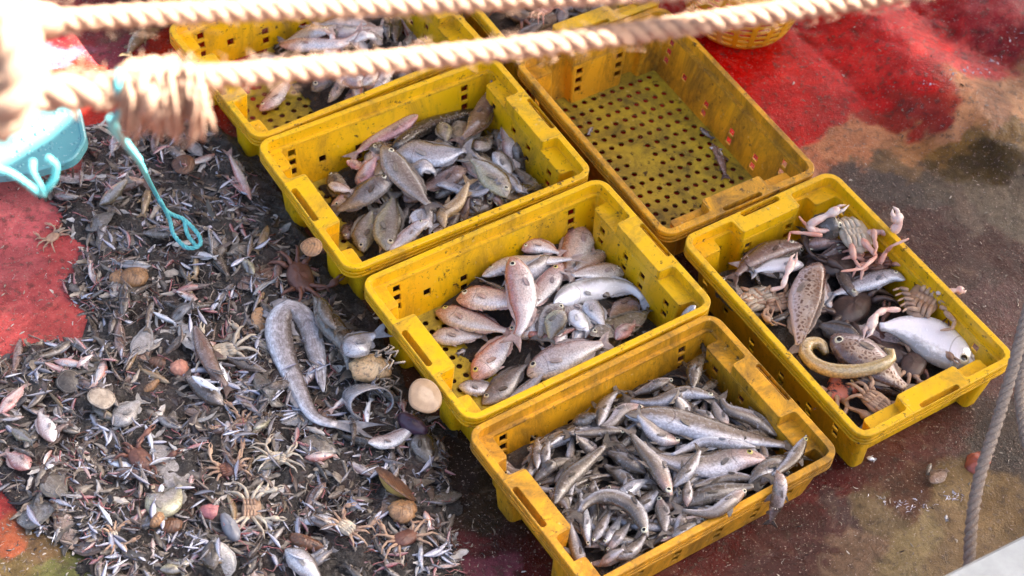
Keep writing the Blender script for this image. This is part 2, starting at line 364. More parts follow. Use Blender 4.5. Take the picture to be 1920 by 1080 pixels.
    ca.data.foreach_set('color', np.concatenate([Cc.reshape(-1, 3), np.ones((nx*ny, 1))], 1).ravel().astype(np.float32))
    tag(o, kind='structure')
    # the deck and water far around, for views to the side
    b = MB('outer_deck', .5); co = b.objco(False)
    m2 = b.set(Base_Color=b.mix(b.noise(co, 3, 6, .7), lin(120, 50, 44), lin(96, 74, 58)))
    s = 6
    tag(mk('deck_beyond', [(-s, -s+2, -.02), (s, -s+2, -.02), (s, s+3, -.02), (-s, s+3, -.02)], [(0, 1, 2, 3)], m2, smooth=False), kind='structure')
    b = MB('sea_water', .08); co = b.objco(False)
    m3 = b.set(Base_Color=lin(40, 70, 74), Normal=b.bump(b.noise(co, 1.5, 5), .6, .1))
    tag(mk('sea', [(-90, -90, -1.2), (90, -90, -1.2), (90, 90, -1.2), (-90, 90, -1.2)], [(0, 1, 2, 3)], m3, smooth=False), kind='structure')
build_deck()

def build_shade_blocker():  # unseen sheet, added and cut to shape the shade and sky reflections
    z = 2.45
    lit = [(60, 84, 0), (172, 58, 0), (214, 140, 0), (165, 188, .11), (80, 262, .10), (-20, 322, .08), (-260, 330, .05), (-260, 120, 0)]
    hole = [on_plane(at(*p), z) for p in lit]
    c = [on_plane(Vector(p), z) for p in ((-4.6, 2.0, 0), (-1.9, 1.9, 0), (2.6, 1.1, 0), (2.9, 6.4, 0), (-4.6, 6.4, 0))]
    loops = [c, hole[::-1]]
    flat = [p for l in loops for p in l]
    tris = tessellate_polygon([[Vector((p.x, p.y, 0)) for p in l] for l in loops])
    n = len(flat); t = .012
    V = [Vector((p.x, p.y, z+.02*math.sin(4*p.x))) for p in flat]; V += [v+Vector((0, 0, t)) for v in V]
    F = [tuple(f) for f in tris] + [tuple(i+n for i in f[::-1]) for f in tris]
    k = 0
    for l in loops:
        for i in range(len(l)): F.append((k+i, k+(i+1) % len(l), n+k+(i+1) % len(l), n+k+i))
        k += len(l)
    o = mk('shade_blocker', V, F, simple('shade_blocker_cloth', lin(170, 160, 140), lin(150, 142, 126), 8, .8, .3, 200), smooth=False)
    tag(o, kind='structure')
build_shade_blocker()

# ------------------------------------------------------------------ height field used to rest things on each other
GX0, GY0, GS = -1.5, 1.5, .004
GN = (int(3.2/GS), int(3.2/GS))
HG = np.zeros((GN[1], GN[0]))
def gi(x, y): return (np.clip(((y-GY0)/GS).astype(int), 0, GN[1]-1), np.clip(((x-GX0)/GS).astype(int), 0, GN[0]-1))

# ------------------------------------------------------------------ crates
L, W = .600, .413
def fillet(P, rad, seg=4):
    out = []; n = len(P)
    for i in range(n):
        a, b, c = (np.array(P[k % n], float) for k in (i-1, i, i+1))
        r = rad[i] if isinstance(rad, (list, tuple)) else rad
        d1 = (a-b); l1 = np.linalg.norm(d1); d2 = (c-b); l2 = np.linalg.norm(d2); d1 /= l1; d2 /= l2
        ang = math.acos(np.clip(d1@d2, -1, 1))
        if r <= 0 or ang > math.pi-.05: out.append(tuple(b)); continue
        t = min(r/math.tan(ang/2), l1*.45, l2*.45); rr = t*math.tan(ang/2)
        ctr = b+(d1+d2)/np.linalg.norm(d1+d2)*(rr/math.sin(ang/2))
        p1, p2 = b+d1*t, b+d2*t
        a1 = math.atan2(*(p1-ctr)[::-1]); a2 = math.atan2(*(p2-ctr)[::-1]); da = (a2-a1+math.pi) % (2*math.pi)-math.pi
        for k in range(seg+1):
            q = a1+da*k/seg; out.append((ctr[0]+rr*math.cos(q), ctr[1]+rr*math.sin(q)))
    return out
def offset(P, d):
    n = len(P); out = []
    for i in range(n):
        a, b, c = (np.array(P[k % n], float) for k in (i-1, i, i+1))
        e1 = (b-a)/np.linalg.norm(b-a); e2 = (c-b)/np.linalg.norm(c-b)
        n1 = np.array([e1[1], -e1[0]]); n2 = np.array([e2[1], -e2[0]])
        m = n1+n2; m /= np.linalg.norm(m); out.append(tuple(b+m*d/max(.35, m@n1)))
    return out
def loft(loops):                       # loops: list of (polygon, z) with equal counts -> closed solid
    n = len(loops[0][0]); V = []; F = []
    for P, z in loops: V += [(p[0], p[1], z) for p in P]
    for k in range(len(loops)-1):
        for i in range(n): F.append((k*n+i, k*n+(i+1) % n, (k+1)*n+(i+1) % n, (k+1)*n+i))
    F.append(tuple(range(n-1, -1, -1))); F.append(tuple((len(loops)-1)*n+i for i in range(n)))
    return V, F
def boxes(B, rz=None):
    V = []; F = []
    for (x0, x1, y0, y1, z0, z1) in B:
        k = len(V); V += [(x, y, z) for z in (z0, z1) for x, y in ((x0, y0), (x1, y0), (x1, y1), (x0, y1))]
        F += [tuple(k+i for i in f) for f in ((3, 2, 1, 0), (4, 5, 6, 7), (0, 1, 5, 4), (1, 2, 6, 5), (2, 3, 7, 6), (3, 0, 4, 7))]
    return V, F
def tmp(VF):
    me = bpy.data.meshes.new('tmp'); me.from_pydata(VF[0], [], VF[1]); me.update()
    bm = bmesh.new(); bm.from_mesh(me); bmesh.ops.recalc_face_normals(bm, faces=bm.faces); bm.to_mesh(me); bm.free()
    o = bpy.data.objects.new('tmp', me); COL.objects.link(o); return o
def csg(base, ops, name, mat):
    o = tmp(base); cut = []
    for op, VF in ops:
        c = tmp(VF); cut.append(c)
        m = o.modifiers.new('b', 'BOOLEAN'); m.operation = op; m.object = c; m.solver = 'MANIFOLD'
    bpy.context.view_layer.update()
    me = bpy.data.meshes.new_from_object(o.evaluated_get(bpy.context.evaluated_depsgraph_get()))
    for x in [o]+cut: bpy.data.objects.remove(x)
    me.name = name; me.materials.clear(); me.materials.append(mat)
    me.polygons.foreach_set('use_smooth', [False]*len(me.polygons))
    return me
def crate_meshes():
    h = CH; zr = h-.032; zl = h-.027
    half = [(.248, 0), (.248, .154), (.252, .158), (.283, .160), (.283, .190), (-.250, .190), (-.250, .136), (-.253, .132), (-.283, .130), (-.283, .082), (-.250, .078), (-.247, .074)]
    low_t = half+[(x, -y) for x, y in half[::-1]][:-1]
    sx = lambda x: x*.945 if abs(x) > .27 else x*.985
    low_b = [(sx(x), y*.872) for x, y in low_t]
    low_t, low_b = low_t[::-1], low_b[::-1]
    a2 = lambda P: .5*sum(P[i-1][0]*P[i][1]-P[i][0]*P[i-1][1] for i in range(len(P)))
    if a2(low_t) < 0: low_t, low_b = low_t[::-1], low_b[::-1]
    lt, lb = fillet(low_t, .007), fillet(low_b, .007)
    if len(lt) != len(lb): lt, lb = low_t, low_b
    lerp = lambda t: [(a[0]*(1-t)+b[0]*t, a[1]*(1-t)+b[1]*t) for a, b in zip(lb, lt)]
    cav = loft([(lerp(.02), .008), (lerp(1.06), h+.01)])
    outer = loft([(offset(lerp(0), .005), .0), (offset(lerp(zr/h), .005), zr)])
    outer2 = loft([(offset(lerp(0), .0052), -.001), (offset(lerp(.06), .0052), .0079)])
    upc = fillet([(.285, -.193), (.285, -.078), (.248, -.076), (.248, .076), (.285, .078), (.285, .193), (-.286, .193), (-.286, .079), (-.247, .077), (-.247, -.077), (-.286, -.079), (-.286, -.193)],
                 [.02, .008, .006, .006, .008, .02, .02, .008, .006, .006, .008, .02])
    ucut = loft([(upc, zl), (upc, h+.02)])
    prof = [(.006, zr), (.0, zr+.001), (.0, zr+.0055), (.007, zr+.0065), (.007, zr+.0105), (.0, zr+.011), (.0, zr+.016), (.007, zr+.0165), (.007, zr+.0205), (.0, zr+.021), (.0, h-.0015), (.0015, h)]
    def rr(i):
        a, b = L/2-i, W/2-i
        return fillet([(a, -b), (a, b), (-a, b), (-a, -b)], .034-i, 7)
    slab = loft([(rr(i), z) for i, z in prof])
    def slot(x0, x1):
        P = fillet([(x1, -.051), (x1, .051), (x0, .051), (x0, -.051)], .0065, 4); return loft([(P, zr-.02), (P, h+.02)])
    hb = boxes([(-.245, -.31+.0, -.085, .085, -1, 1)]); 
    hA = boxes([(.2875-.05, .32, -.0735, .0735, zr-.05, h+.05)]); hB = boxes([(-.32, -.24, -.0735, .0735, zr-.05, h+.05)])
    hs = .0085; B = []
    for sy in (1, -1):
        y0, y1 = (.15, .22) if sy > 0 else (-.22, -.15)
        for x, zs in ((-.222, (.107, .082, .057)), (-.15, (.062,)), (-.06, (.055, .03)), (.04, (.055, .03)), (.13, (.055, .03)), (.212, (.107, .082, .057))):
            B += [(x-hs, x+hs, y0, y1, z-hs, z+hs) for z in zs]
    for y in (-.055, .055): B += [(-.27, -.225, y-hs, y+hs, z-hs, z+hs) for z in (.102, .074, .046)]
    for y in (-.115, .115, -.03, .03): B += [(.225, .27, y-hs, y+hs, z-hs, z+hs) for z in (.095, .062)]
    holes = boxes(B)
    V = []; F = []
    for i in range(16):
        for j in range(12):
            x = -.232+i*.0305; y = -.1435+j*.0261
            if abs(x+.02) < .045 and abs(y+.03) < .03: continue
            k = len(V)
            if abs(x) > .236: continue
            for z in (-.01, .03): V += [(x+.0066*math.cos(a*math.pi/5), y+.0066*math.sin(a*math.pi/5), z) for a in range(10)]
            F += [(k+a, k+(a+1) % 10, k+10+(a+1) % 10, k+10+a) for a in range(10)]
            F += [tuple(k+a for a in range(9, -1, -1)), tuple(k+10+a for a in range(10))]
    fh = (V, F)
    allb = boxes([(-1, 1, -1, 1, -1, .008)])
    body = csg(outer, [('DIFFERENCE', loft([(lerp(-.01), -.01), (lerp(1.06), h+.01)])), ('DIFFERENCE', holes)], 'body', M_YEL)
    ob0 = offset(lerp(0), .005); ob1 = offset(lerp(zr/h), .005); tt = .008/zr
    obm = lambda t: [(a[0]*(1-t)+b[0]*t, a[1]*(1-t)+b[1]*t) for a, b in zip(ob0, ob1)]
    base = csg(loft([(offset(obm(.035), -.001), .0048), (offset(obm(tt), -.001), .008)]), [('DIFFERENCE', fh)], 'base', M_FLR)
    V, F = [], []
    ring = [('DIFFERENCE', ucut), ('DIFFERENCE', cav)]
    rim = csg(slab, ring+[('DIFFERENCE', hA), ('DIFFERENCE', hB)], 'rim', M_YEL)
    hAm = csg(slab, ring+[('DIFFERENCE', slot(.2865, .2995-.001)), ('INTERSECT', hA)], 'handle', M_YEL)
    hBm = csg(slab, ring+[('DIFFERENCE', slot(-.2965, -.2825)), ('INTERSECT', hB)], 'handle', M_YEL)
    return body, base, rim, hAm, hBm
CM = crate_meshes()
CMO = [m.copy() for m in CM]
for m in CMO:
    if m.materials[0] == M_YEL: m.materials[0] = M_ORG
G_CR = 'yellow plastic fish crates on the deck'
CR = {}
def crate(key, cx, cy, th, label, orange=False, z=0.0):
    r = empty('fish_crate', (cx, cy, z), th); tag(r, label, 'crate', G_CR)
    for nm, me in zip(('body', 'base', 'rim', 'handle', 'handle'), CMO if orange else CM):
        o = bpy.data.objects.new(nm, me); COL.objects.link(o); o.parent = r
    CR[key] = (cx, cy, th)
def c2w(key, x, y):
    cx, cy, t = CR[key]; return (cx+math.cos(t)*x-math.sin(t)*y, cy+math.sin(t)*x+math.cos(t)*y)
def w2c(key, X, Y):
    cx, cy, t = CR[key]; dx, dy = X-cx, Y-cy
    return (math.cos(t)*dx+math.sin(t)*dy, -math.sin(t)*dx+math.cos(t)*dy)
crate(2, -.2178, 3.0196, .65378, 'yellow crate full of mixed grey and olive fish, between the two crates of pink fish')
crate(3, .0545, 2.6844, .67707, 'yellow crate holding pink and silver fish, between the grey-fish crate and the orange one')
crate(4, .3068, 2.3456, .6840, 'faded orange crate heaped to its rim with slim brown lizardfish', True)
crate(5, .6815, 2.7758, -.89369, 'yellow crate of crabs, spotted groupers and a curled eel, beside the hanging brown rope')
crate(6, .2843, 3.2414, -.91582, 'empty scuffed orange crate with a dirty perforated floor', True)
t = .65378+math.radians(2.4); ox, oy = c2w(2, .001, .4325)
crate(1, ox, oy, t, 'yellow crate of pink fish partly hidden behind the two thick ropes', z=-.006)
ox, oy = c2w(6, -.606, .012)
crate(7, ox, oy, -.91582, 'yellow crate with crabs and silver fish behind the empty orange crate')
ox, oy = c2w(2, .03, .905)
crate(0, ox, oy, t, 'crate of which only a sunlit rim shows above the upper thick rope')

# ------------------------------------------------------------------ fish
PROF = dict(
 pink=[(0,.06),(.03,.34),(.08,.58),(.16,.82),(.26,.97),(.36,1),(.5,.90),(.64,.64),(.76,.38),(.83,.27),(.88,.26)],
 deep=[(0,.05),(.03,.28),(.08,.50),(.16,.80),(.27,.98),(.38,1),(.52,.90),(.66,.62),(.77,.32),(.83,.2),(.88,.2)],
 slim=[(0,.08),(.03,.26),(.08,.46),(.16,.74),(.28,.97),(.42,1),(.58,.84),(.72,.56),(.82,.36),(.89,.3)],
 eel=[(0,.5),(.05,.85),(.15,1),(.5,1),(.8,.95),(.95,.6),(1,.15)],
 flat=[(0,.08),(.04,.36),(.12,.66),(.25,.92),(.38,1),(.52,.90),(.68,.62),(.82,.30),(.9,.13),(.94,.12)],
 longslim=[(0,.10),(.03,.34),(.08,.56),(.16,.80),(.30,1),(.48,1.05),(.62,.88),(.74,.60),(.83,.40),(.89,.32)],
)
TH = dict(pink=.46, deep=.36, slim=.74, eel=1.0, flat=.10, longslim=.50)
def smoothv(a, k):
    if k < 1: return a
    kk = np.exp(-.5*(np.arange(-2*k, 2*k+1)/k)**2); kk /= kk.sum()
    return np.convolve(np.pad(a, 2*k, mode='edge'), kk, 'valid')
def fish_mesh(name, P, D, shape, skin, fin=None, roll=0.0, flag=1, eye=True, iris=None, fork=1.0, nr=24, ns=12, fins=True, mouth=0.0, wob=.03):
    """P: (n,3) spine snout->tail tip, D half depth. returns object (origin at centre) with an eye child"""
    fin = FIN_OF_SKIN.get(skin.name, M_FIN)
    P = np.asarray(P); n = len(P); pr = np.array(PROF[shape])
    ub = 1.0 if shape == 'eel' else (.93 if shape == 'flat' else .865)
    uu = np.concatenate([np.linspace(0, .12, 6, endpoint=False), np.linspace(.12, ub, nr-6)])
    sp = np.linspace(0, 1, n)
    C = np.stack([np.interp(uu, sp, P[:, k]) for k in range(3)], 1)
    T = np.gradient(C, axis=0); T /= np.linalg.norm(T, axis=1)[:, None]
    Sd = np.cross([0, 0, 1.0], T); Sd /= np.linalg.norm(Sd, axis=1)[:, None]
    Up = np.cross(T, Sd)
    cr, sr = math.cos(roll), math.sin(roll)
    Dv = flag*cr*Sd + sr*Up
    Lv = np.cross(T, Dv); 
    d = D*np.interp(uu, pr[:, 0], pr[:, 1]); d = smoothv(d, 0)
    d *= 1+wob*np.sin(uu*19+random.random()*6)
    wd = d*TH[shape]*(1+.25*np.exp(-((uu-.16)/.12)**2)*(shape in ('pink', 'deep')))
    off = D*(.08*np.exp(-((uu-.4)/.25)**2)) if shape in ('pink', 'deep') else 0*uu
    cen = C.mean(0)
    V = []; UV = []; F = []; MI = []
    for i in range(len(uu)):
        for k in range(ns):
            a = 2*math.pi*k/ns
            ca, sa = math.cos(a), math.sin(a)
            p = C[i]+Dv[i]*(d[i]*ca-off[i])+Lv[i]*(wd[i]*math.copysign(abs(sa)**.85, sa))
            V.append(p-cen); UV.append((uu[i], (ca+1)/2))
    for i in range(len(uu)-1):
        for k in range(ns):
            F.append((i*ns+k, i*ns+(k+1) % ns, (i+1)*ns+(k+1) % ns, (i+1)*ns+k)); MI.append(0)
    F.append(tuple(range(ns-1, -1, -1))); MI.append(0)
    e = (len(uu)-1)*ns; F.append(tuple(e+k for k in range(ns))); MI.append(0)
    def sheet(rows, thick, nrm):     # rows: list of lists of points -> thin closed fin
        b = len(V); m = len(rows[0]); r = len(rows)
        for s_ in (1, -1):
            for i, row in enumerate(rows):
                for j, p in enumerate(row):
                    V.append(np.asarray(p)+nrm*thick*s_*(1-.7*i/(r-1))-cen); UV.append((.95, .5+.4*(j/(m-1)-.5)))
        for s_ in range(2):
            o_ = b+s_*m*r
            for i in range(r-1):
                for j in range(m-1):
                    q = (o_+i*m+j, o_+i*m+j+1, o_+(i+1)*m+j+1, o_+(i+1)*m+j)
                    F.append(q if s_ == 0 else q[::-1]); MI.append(1)
        for i in range(r-1):
            for j in (0, m-1):
                F.append((b+i*m+j, b+(i+1)*m+j, b+m*r+(i+1)*m+j, b+m*r+i*m+j)); MI.append(1)
        for j in range(m-1):
            i = r-1; F.append((b+i*m+j, b+i*m+j+1, b+m*r+i*m+j+1, b+m*r+i*m+j)); MI.append(1)
    if fins and shape not in ('eel',):
        # tail fin
        c0 = C[-1]; Tv = T[-1]; Dd = Dv[-1]; Ll = Lv[-1]
        Ltail = np.linalg.norm(P[-1]-c0); dp = d[-1]
        spread = D*(.78 if shape != 'slim' else 1.15)*(.5 if shape == 'flat' else 1)
        rows = []
        for r_ in range(4):
            f = r_/3; row = []
            for j in range(7):
                s_ = (j-3)/3
                ln = Ltail*f*(1-fork*.48*(1-abs(s_)**1.3))*(1+.05*math.sin(j*7+D*900))
                row.append(c0-Tv*.004*(1-f)+Tv*ln+Dd*(s_*(dp*(1-f)+spread*f**.8))+Ll*(.0015*math.sin(j*2.1+f*4)))
            rows.append(row)
        sheet(rows, .0010, Ll)
        def ridge(u0, u1, hgt, sgn, lean):
            rows = [[], [], []]; m = 9
            for j in range(m):
                u = u0+(u1-u0)*j/(m-1)
                c = np.array([np.interp(u, uu, C[:, k]) for k in range(3)]); dv = np.array([np.interp(u, uu, Dv[:, k]) for k in range(3)]); tv = np.array([np.interp(u, uu, T[:, k]) for k in range(3)])
                dd = np.interp(u, uu, d); of = np.interp(u, uu, off)
                hh = hgt*(math.sin(math.pi*(.12+.86*j/(m-1)))**.6)*(1+.12*(-1)**j)
                for i_, f in enumerate((0, .5, 1)):
                    rows[i_].append(c+dv*(sgn*(dd*(.94)+hh*f)-of)+tv*hh*f*lean)
            sheet(rows, .0008, Lv[len(uu)//2])
        if shape in ('pink', 'deep'):
            ridge(.28, .74, D*.22, 1, .9); ridge(.56, .76, D*.2, -1, .9); ridge(.30, .38, D*.24, -1, 1.6)
        elif shape in ('slim', 'longslim'):
            ridge(.36, .46, D*.75, 1, 1.2); ridge(.66, .74, D*.4, -1, 1.0); ridge(.34, .40, D*.5, -1, 1.6)
        elif shape == 'flat':
            ridge(.06, .92, D*.24, 1, .5); ridge(.10, .92, D*.24, -1, .5)
        # pectoral fin on the upper flank
        if shape in ('pink', 'deep', 'slim'):
            sg = 1 if Lv[8][2] >= 0 else -1
            u = .285; k = int(np.argmin(abs(uu-u))); base = C[k]-Dv[k]*d[k]*.18-Dv[k]*off[k]
            ln = D*(.62 if shape != 'slim' else 1.0); rows = []
            for r_ in range(4):
                f = r_/3; row = []
                for j in range(4):
                    s_ = (j/3-.5)
                    row.append(base+T[k]*ln*f-Dv[k]*D*(.20*f+s_*(.10+.26*math.sin(math.pi*min(1, f*.75+.1)))) + Lv[k]*sg*(wd[k]*(.97-.22*f)+.003))
                rows.append(row)
            sheet(rows, .0007, Lv[k]*sg)
    o = mk(name, V, F, [skin, fin], uv=UV, midx=MI, loc=cen)
    if eye:
        ue = .115 if shape in ('pink', 'deep') else .085
        if shape == 'slim': ue = .06
        k = int(np.argmin(abs(uu-ue)))
        sides = [1 if Lv[k][2] >= 0 else -1]
        if abs(sr) > .75: sides = [1, -1]
        re = D*(.2 if shape in ('pink', 'deep') else .2)
        if shape == 'slim': re = D*.3
        re = max(re, .0026)
        fe = .34 if shape in ('pink', 'deep') else .42
        EV = []; EF = []; EM = []
        sd_ = math.sqrt(max(0, 1-fe*fe))
        for s_ in sides:
            c = C[k]+Dv[k]*(d[k]*fe-off[k])+Lv[k]*(s_*wd[k]*sd_**.85)
            nn = Dv[k]*fe*wd[k]+Lv[k]*s_*sd_*d[k]; nn /= np.linalg.norm(nn)
            t1 = T[k]-nn*(T[k]@nn); t1 /= np.linalg.norm(t1); t2 = np.cross(nn, t1)
            b = len(EV); seg = 14
            R = [(1.12, -.25), (1.0, .10), (.82, .24), (.60, .30), (.52, .30), (.30, .38), (0, .42)]
            for (r_, hh) in R[:-1]:
                for a in range(seg):
                    q = 2*math.pi*a/seg
                    EV.append(c+(t1*math.cos(q)+t2*math.sin(q))*re*r_+nn*re*hh-cen)
            EV.append(c+nn*re*.42-cen)
            for i in range(len(R)-2):
                for a in range(seg):
                    EF.append((b+i*seg+a, b+i*seg+(a+1) % seg, b+(i+1)*seg+(a+1) % seg, b+(i+1)*seg+a)); EM.append(0 if i < 3 else 1)
            i = len(R)-2
            for a in range(seg): EF.append((b+i*seg+a, b+i*seg+(a+1) % seg, len(EV)-1)); EM.append(1)
        mk('eye', EV, EF, [iris or M_IRIS, M_PUPIL], parent=o, midx=EM)
    return o

def settle(xy, D, tw, roll, sink=.25, zmin=None):
    """z of the spine so that the body rests on the height field"""
    hz = math.sqrt((D*math.sin(roll))**2+(tw*math.cos(roll))**2); hx = math.sqrt((D*math.cos(roll))**2+(tw*math.sin(roll))**2)
    n = len(xy); T = np.gradient(xy, axis=0); T /= np.linalg.norm(T, axis=1)[:, None]; N = np.stack([-T[:, 1], T[:, 0]], 1)
    base = []
    for s in (-.7, -.35, 0, .35, .7):
        q = xy+N*hx*s; j, i = gi(q[:, 0], q[:, 1]); base.append(HG[j, i])
    base = np.sort(np.array(base), 0)[-2]
    b = smoothv(base, max(2, n//5))
    b = .5*b+.5*np.polyval(np.polyfit(np.arange(n), base, 1), np.arange(n))
    b = np.maximum(b, smoothv(base, 2)-hz*.9)
    return b+hz*(1-sink), hx, hz
def stamp(P, hx, hz, prof):
    n = len(P); T = np.gradient(P[:, :2], axis=0); T /= np.linalg.norm(T, axis=1)[:, None]; N = np.stack([-T[:, 1], T[:, 0]], 1)
    t = np.linspace(0, n-1, n*3); Q = np.stack([np.interp(t, np.arange(n), P[:, k]) for k in range(3)], 1); NN = np.stack([np.interp(t, np.arange(n), N[:, k]) for k in range(2)], 1)
    f = np.interp(np.linspace(0, 1, len(t)), prof[:, 0], prof[:, 1]); f[np.linspace(0, 1, len(t)) > .9] = .1
    for s in np.linspace(-1, 1, max(5, int(2*hx/GS*1.3))):
        q = Q[:, :2]+NN*(hx*f*s)[:, None]; j, i = gi(q[:, 0], q[:, 1])
        np.maximum.at(HG, (j, i), Q[:, 2]+hz*f*math.sqrt(max(0, 1-s*s)))
USED = {}
def uniq(label, group):
    USED.setdefault(label, 0); USED[label] += 1
    return label
KIND = dict(pink_skin='bream', pale_skin='bream', lizardfish_skin='lizardfish', pale_lizardfish_skin='lizardfish', grouper_skin='grouper', eel_skin='eel')
def put_fish(pts, dpx, shape, skin, z0=.05, roll=0, flag=1, key=None, label=None, group=None, cat=None, name=None, zs=None, clamp=True, sink=.25, lift=0, **kw):
    """pts: pixels snout->tail tip; dpx: greatest body depth in pixels"""
    rl = math.radians(roll)
    z = np.full(len(pts), z0)
    for it in range(1 if zs is not None else 3):
        P3 = [at(p[0], p[1], zs[i] if zs is not None else z[i]) for i, p in enumerate(pts)]
        if key is not None and clamp:
            Q = []
            for p in P3:
                lx, ly = w2c(key, p.x, p.y); f = min(1, max(0, p.z/CH)); mx = .245 if abs(ly) < .09 else .272
                my = .155+.03*f
                lx = max(-mx, min(mx, lx)); ly = max(-my, min(my, ly)); X, Y = c2w(key, lx, ly); Q.append(Vector((X, Y, p.z)))
            P3 = Q
        sp, ln = catmull(P3, 30)
        m = 12; c = Vector(sp[m]); tt = Vector(sp[m+1]-sp[m-1]); nn = Vector((-tt.y, tt.x, 0)).normalized()
        a, b_ = proj(c), proj(c+nn*.01); ppm = math.hypot(a[0]-b_[0], a[1]-b_[1])/.01
        D = dpx/ppm/2; tw = D*TH[shape]
        if zs is not None:
            hx = hz = D*.8; break
        zz, hx, hz = settle(sp[:, :2], D, tw, rl, sink)
        zz = zz+lift
        sp[:, 2] = zz
        z = np.interp(np.linspace(0, 1, len(pts)), np.linspace(0, 1, 30), zz)
    stamp(sp, hx, hz, np.array(PROF[shape]))
    kind = KIND.get(skin.name, 'fish'); kind = 'flatfish' if shape == 'flat' else kind
    o = fish_mesh(name or kind, sp, D, shape, skin, roll=rl, flag=flag, **kw); cat = cat or kind
    tag(o, label, cat, group)
    return o
# fill levels of the crates ------------------------------------------------
b_ = MB('fish_slurry', .3); co_ = b_.objco(False)
n1_, n2_ = b_.noise(co_, 30, 6, .7), b_.noise(co_, 110, 4, .7)
c_ = b_.mix(n1_, lin(24, 20, 18), lin(62, 54, 50)); c_ = b_.mix(b_.ramp(n2_, [(.55, (0, 0, 0)), (.7, (1, 1, 1))]), c_, lin(86, 78, 72))
M_SLURRY = b_.set(Base_Color=c_, Normal=b_.bump(b_.math('ADD', n1_, n2_), 1.0, .01))
def fill(key, fn, floor=.0085, nm='fish_slurry'):
    """pressed mass of fish and slime under the fish one can tell apart"""
    st = .006; xs = np.arange(-.262, .2621, st); ys = np.arange(-.166, .1661, st); V = []; ok = {}; F = []
    H = np.zeros((len(ys), len(xs)))
    for j, y in enumerate(ys):
        for i, x in enumerate(xs):
            h = fn(x, y)+.006*math.sin(40*x+9*y)*math.sin(33*y)+.004*math.sin(90*x+70*y)
            H[j, i] = h; X, Y = c2w(key, x, y); V.append((X, Y, max(h, .002)))
    # cells of the height field inside this crate
    gx = GX0+GS*(np.arange(GN[0])+.5); gy = GY0+GS*(np.arange(GN[1])+.5); GXX, GYY = np.meshgrid(gx, gy)
    cx, cy, t = CR[key]; lx = math.cos(t)*(GXX-cx)+math.sin(t)*(GYY-cy); ly = -math.sin(t)*(GXX-cx)+math.cos(t)*(GYY-cy)
    ins = (abs(lx) < .275) & (abs(ly) < .19)
    ii = np.clip(((lx[ins]+.262)/st).astype(int), 0, len(xs)-1); jj = np.clip(((ly[ins]+.166)/st).astype(int), 0, len(ys)-1)
    HG[ins] = np.maximum(floor, H[jj, ii])
    rim = (abs(lx) < .3) & (abs(ly) < .2065) & ~ins; HG[rim] = CH
    nx = len(xs)
    for j in range(len(ys)-1):
        for i in range(nx-1):
            if max(H[j:j+2, i:i+2].ravel()) > floor+.001:
                x, y = abs(xs[i]+st/2), abs(ys[j]+st/2)
                if (xs[i] < -.235 or xs[i] > .233): continue
                F.append((j*nx+i, j*nx+i+1, (j+1)*nx+i+1, (j+1)*nx+i))
    if F: tag(mk(nm, V, F, M_SLURRY), kind='stuff')
def sstep(a, b, x): t = min(1, max(0, (x-a)/(b-a))); return t*t*(3-2*t)

DIRS = ('the brown rope', 'the thick ropes', 'the heap', 'the front rail')
def dirword(p, q):
    """which way a thing points, from tail q to head p, told by what lies that way"""
    a = math.degrees(math.atan2(-(p[1]-q[1]), p[0]-q[0])) % 360
    return DIRS[int(((a+45) % 360)//90)]
CNAME = {1: "crate behind the ropes", 2: "grey-fish crate", 3: "pink-fish crate", 4: "lizardfish crate", 5: "crab crate", 6: "empty crate", 7: "crate behind empty crate"}
def zone(key, x, y):
    lx, ly = w2c(key, *at(x, y, .08).to_2d())
    if key == 5:
        a = 'inner' if lx < -.09 else ('free' if lx > .09 else 'middle'); b = ' outer' if ly > .06 else (' shared' if ly < -.06 else '')
        return (a+' end' if a != 'middle' else a)+(b+' wall' if b else '')
    a = 'heap end' if lx < -.09 else ('far end' if lx > .09 else 'middle'); b = ' back wall' if ly > .06 else (' front wall' if ly < -.06 else '')
    return a+b
NAMES = dict(pink='pink bream', pale='pale pink fish', grey='grey fish', deep='olive silver fish', silver='silver fish', brown='brown fish', dark='dark fish', lizard='grey brown lizardfish',
             lizpale='pale lizardfish', tan='tan fish', grouper='spotted grouper', white='white fish', eel='eel', red='red stained fish', flatgrey='grey flatfish', flattan='tan flatfish', flatpale='pale flatfish', blotched='silver lizardfish')
FINOF = dict(pink=M_FINP, pale=M_FINP, red=M_FINP, dark=M_FIND, brown=M_FIND, lizard=M_FIND, grouper=M_FIND)
def crate_fish(key, org, fac, rows, z0, group, cap=1):
    for r in rows:
        pts, dp, shape, skin = r[:4]; o = dict(r[4]) if len(r) > 4 else {}
        pp = [(org[0]+x/fac, org[1]+y/fac) for x, y in pts]; dp = dp/fac
        n = len(pp)//2; mid = pp[n]
        lab = o.pop('label', None)
        if lab is None:
            ln = sum(math.dist(pp[i], pp[i+1]) for i in range(len(pp)-1))
            size = 'small' if ln < 85 else ('long' if ln > 175 else '')
            lab = f"{size} {NAMES[skin]}, {zone(key, *mid)} of {CNAME[key]}, facing {dirword(pp[0], pp[-1])}".strip()
        put_fish(pp, dp, shape, FM[skin], z0=o.pop('z0', z0), key=key, label=lab, group=group, fin=FINOF.get(skin), **o)
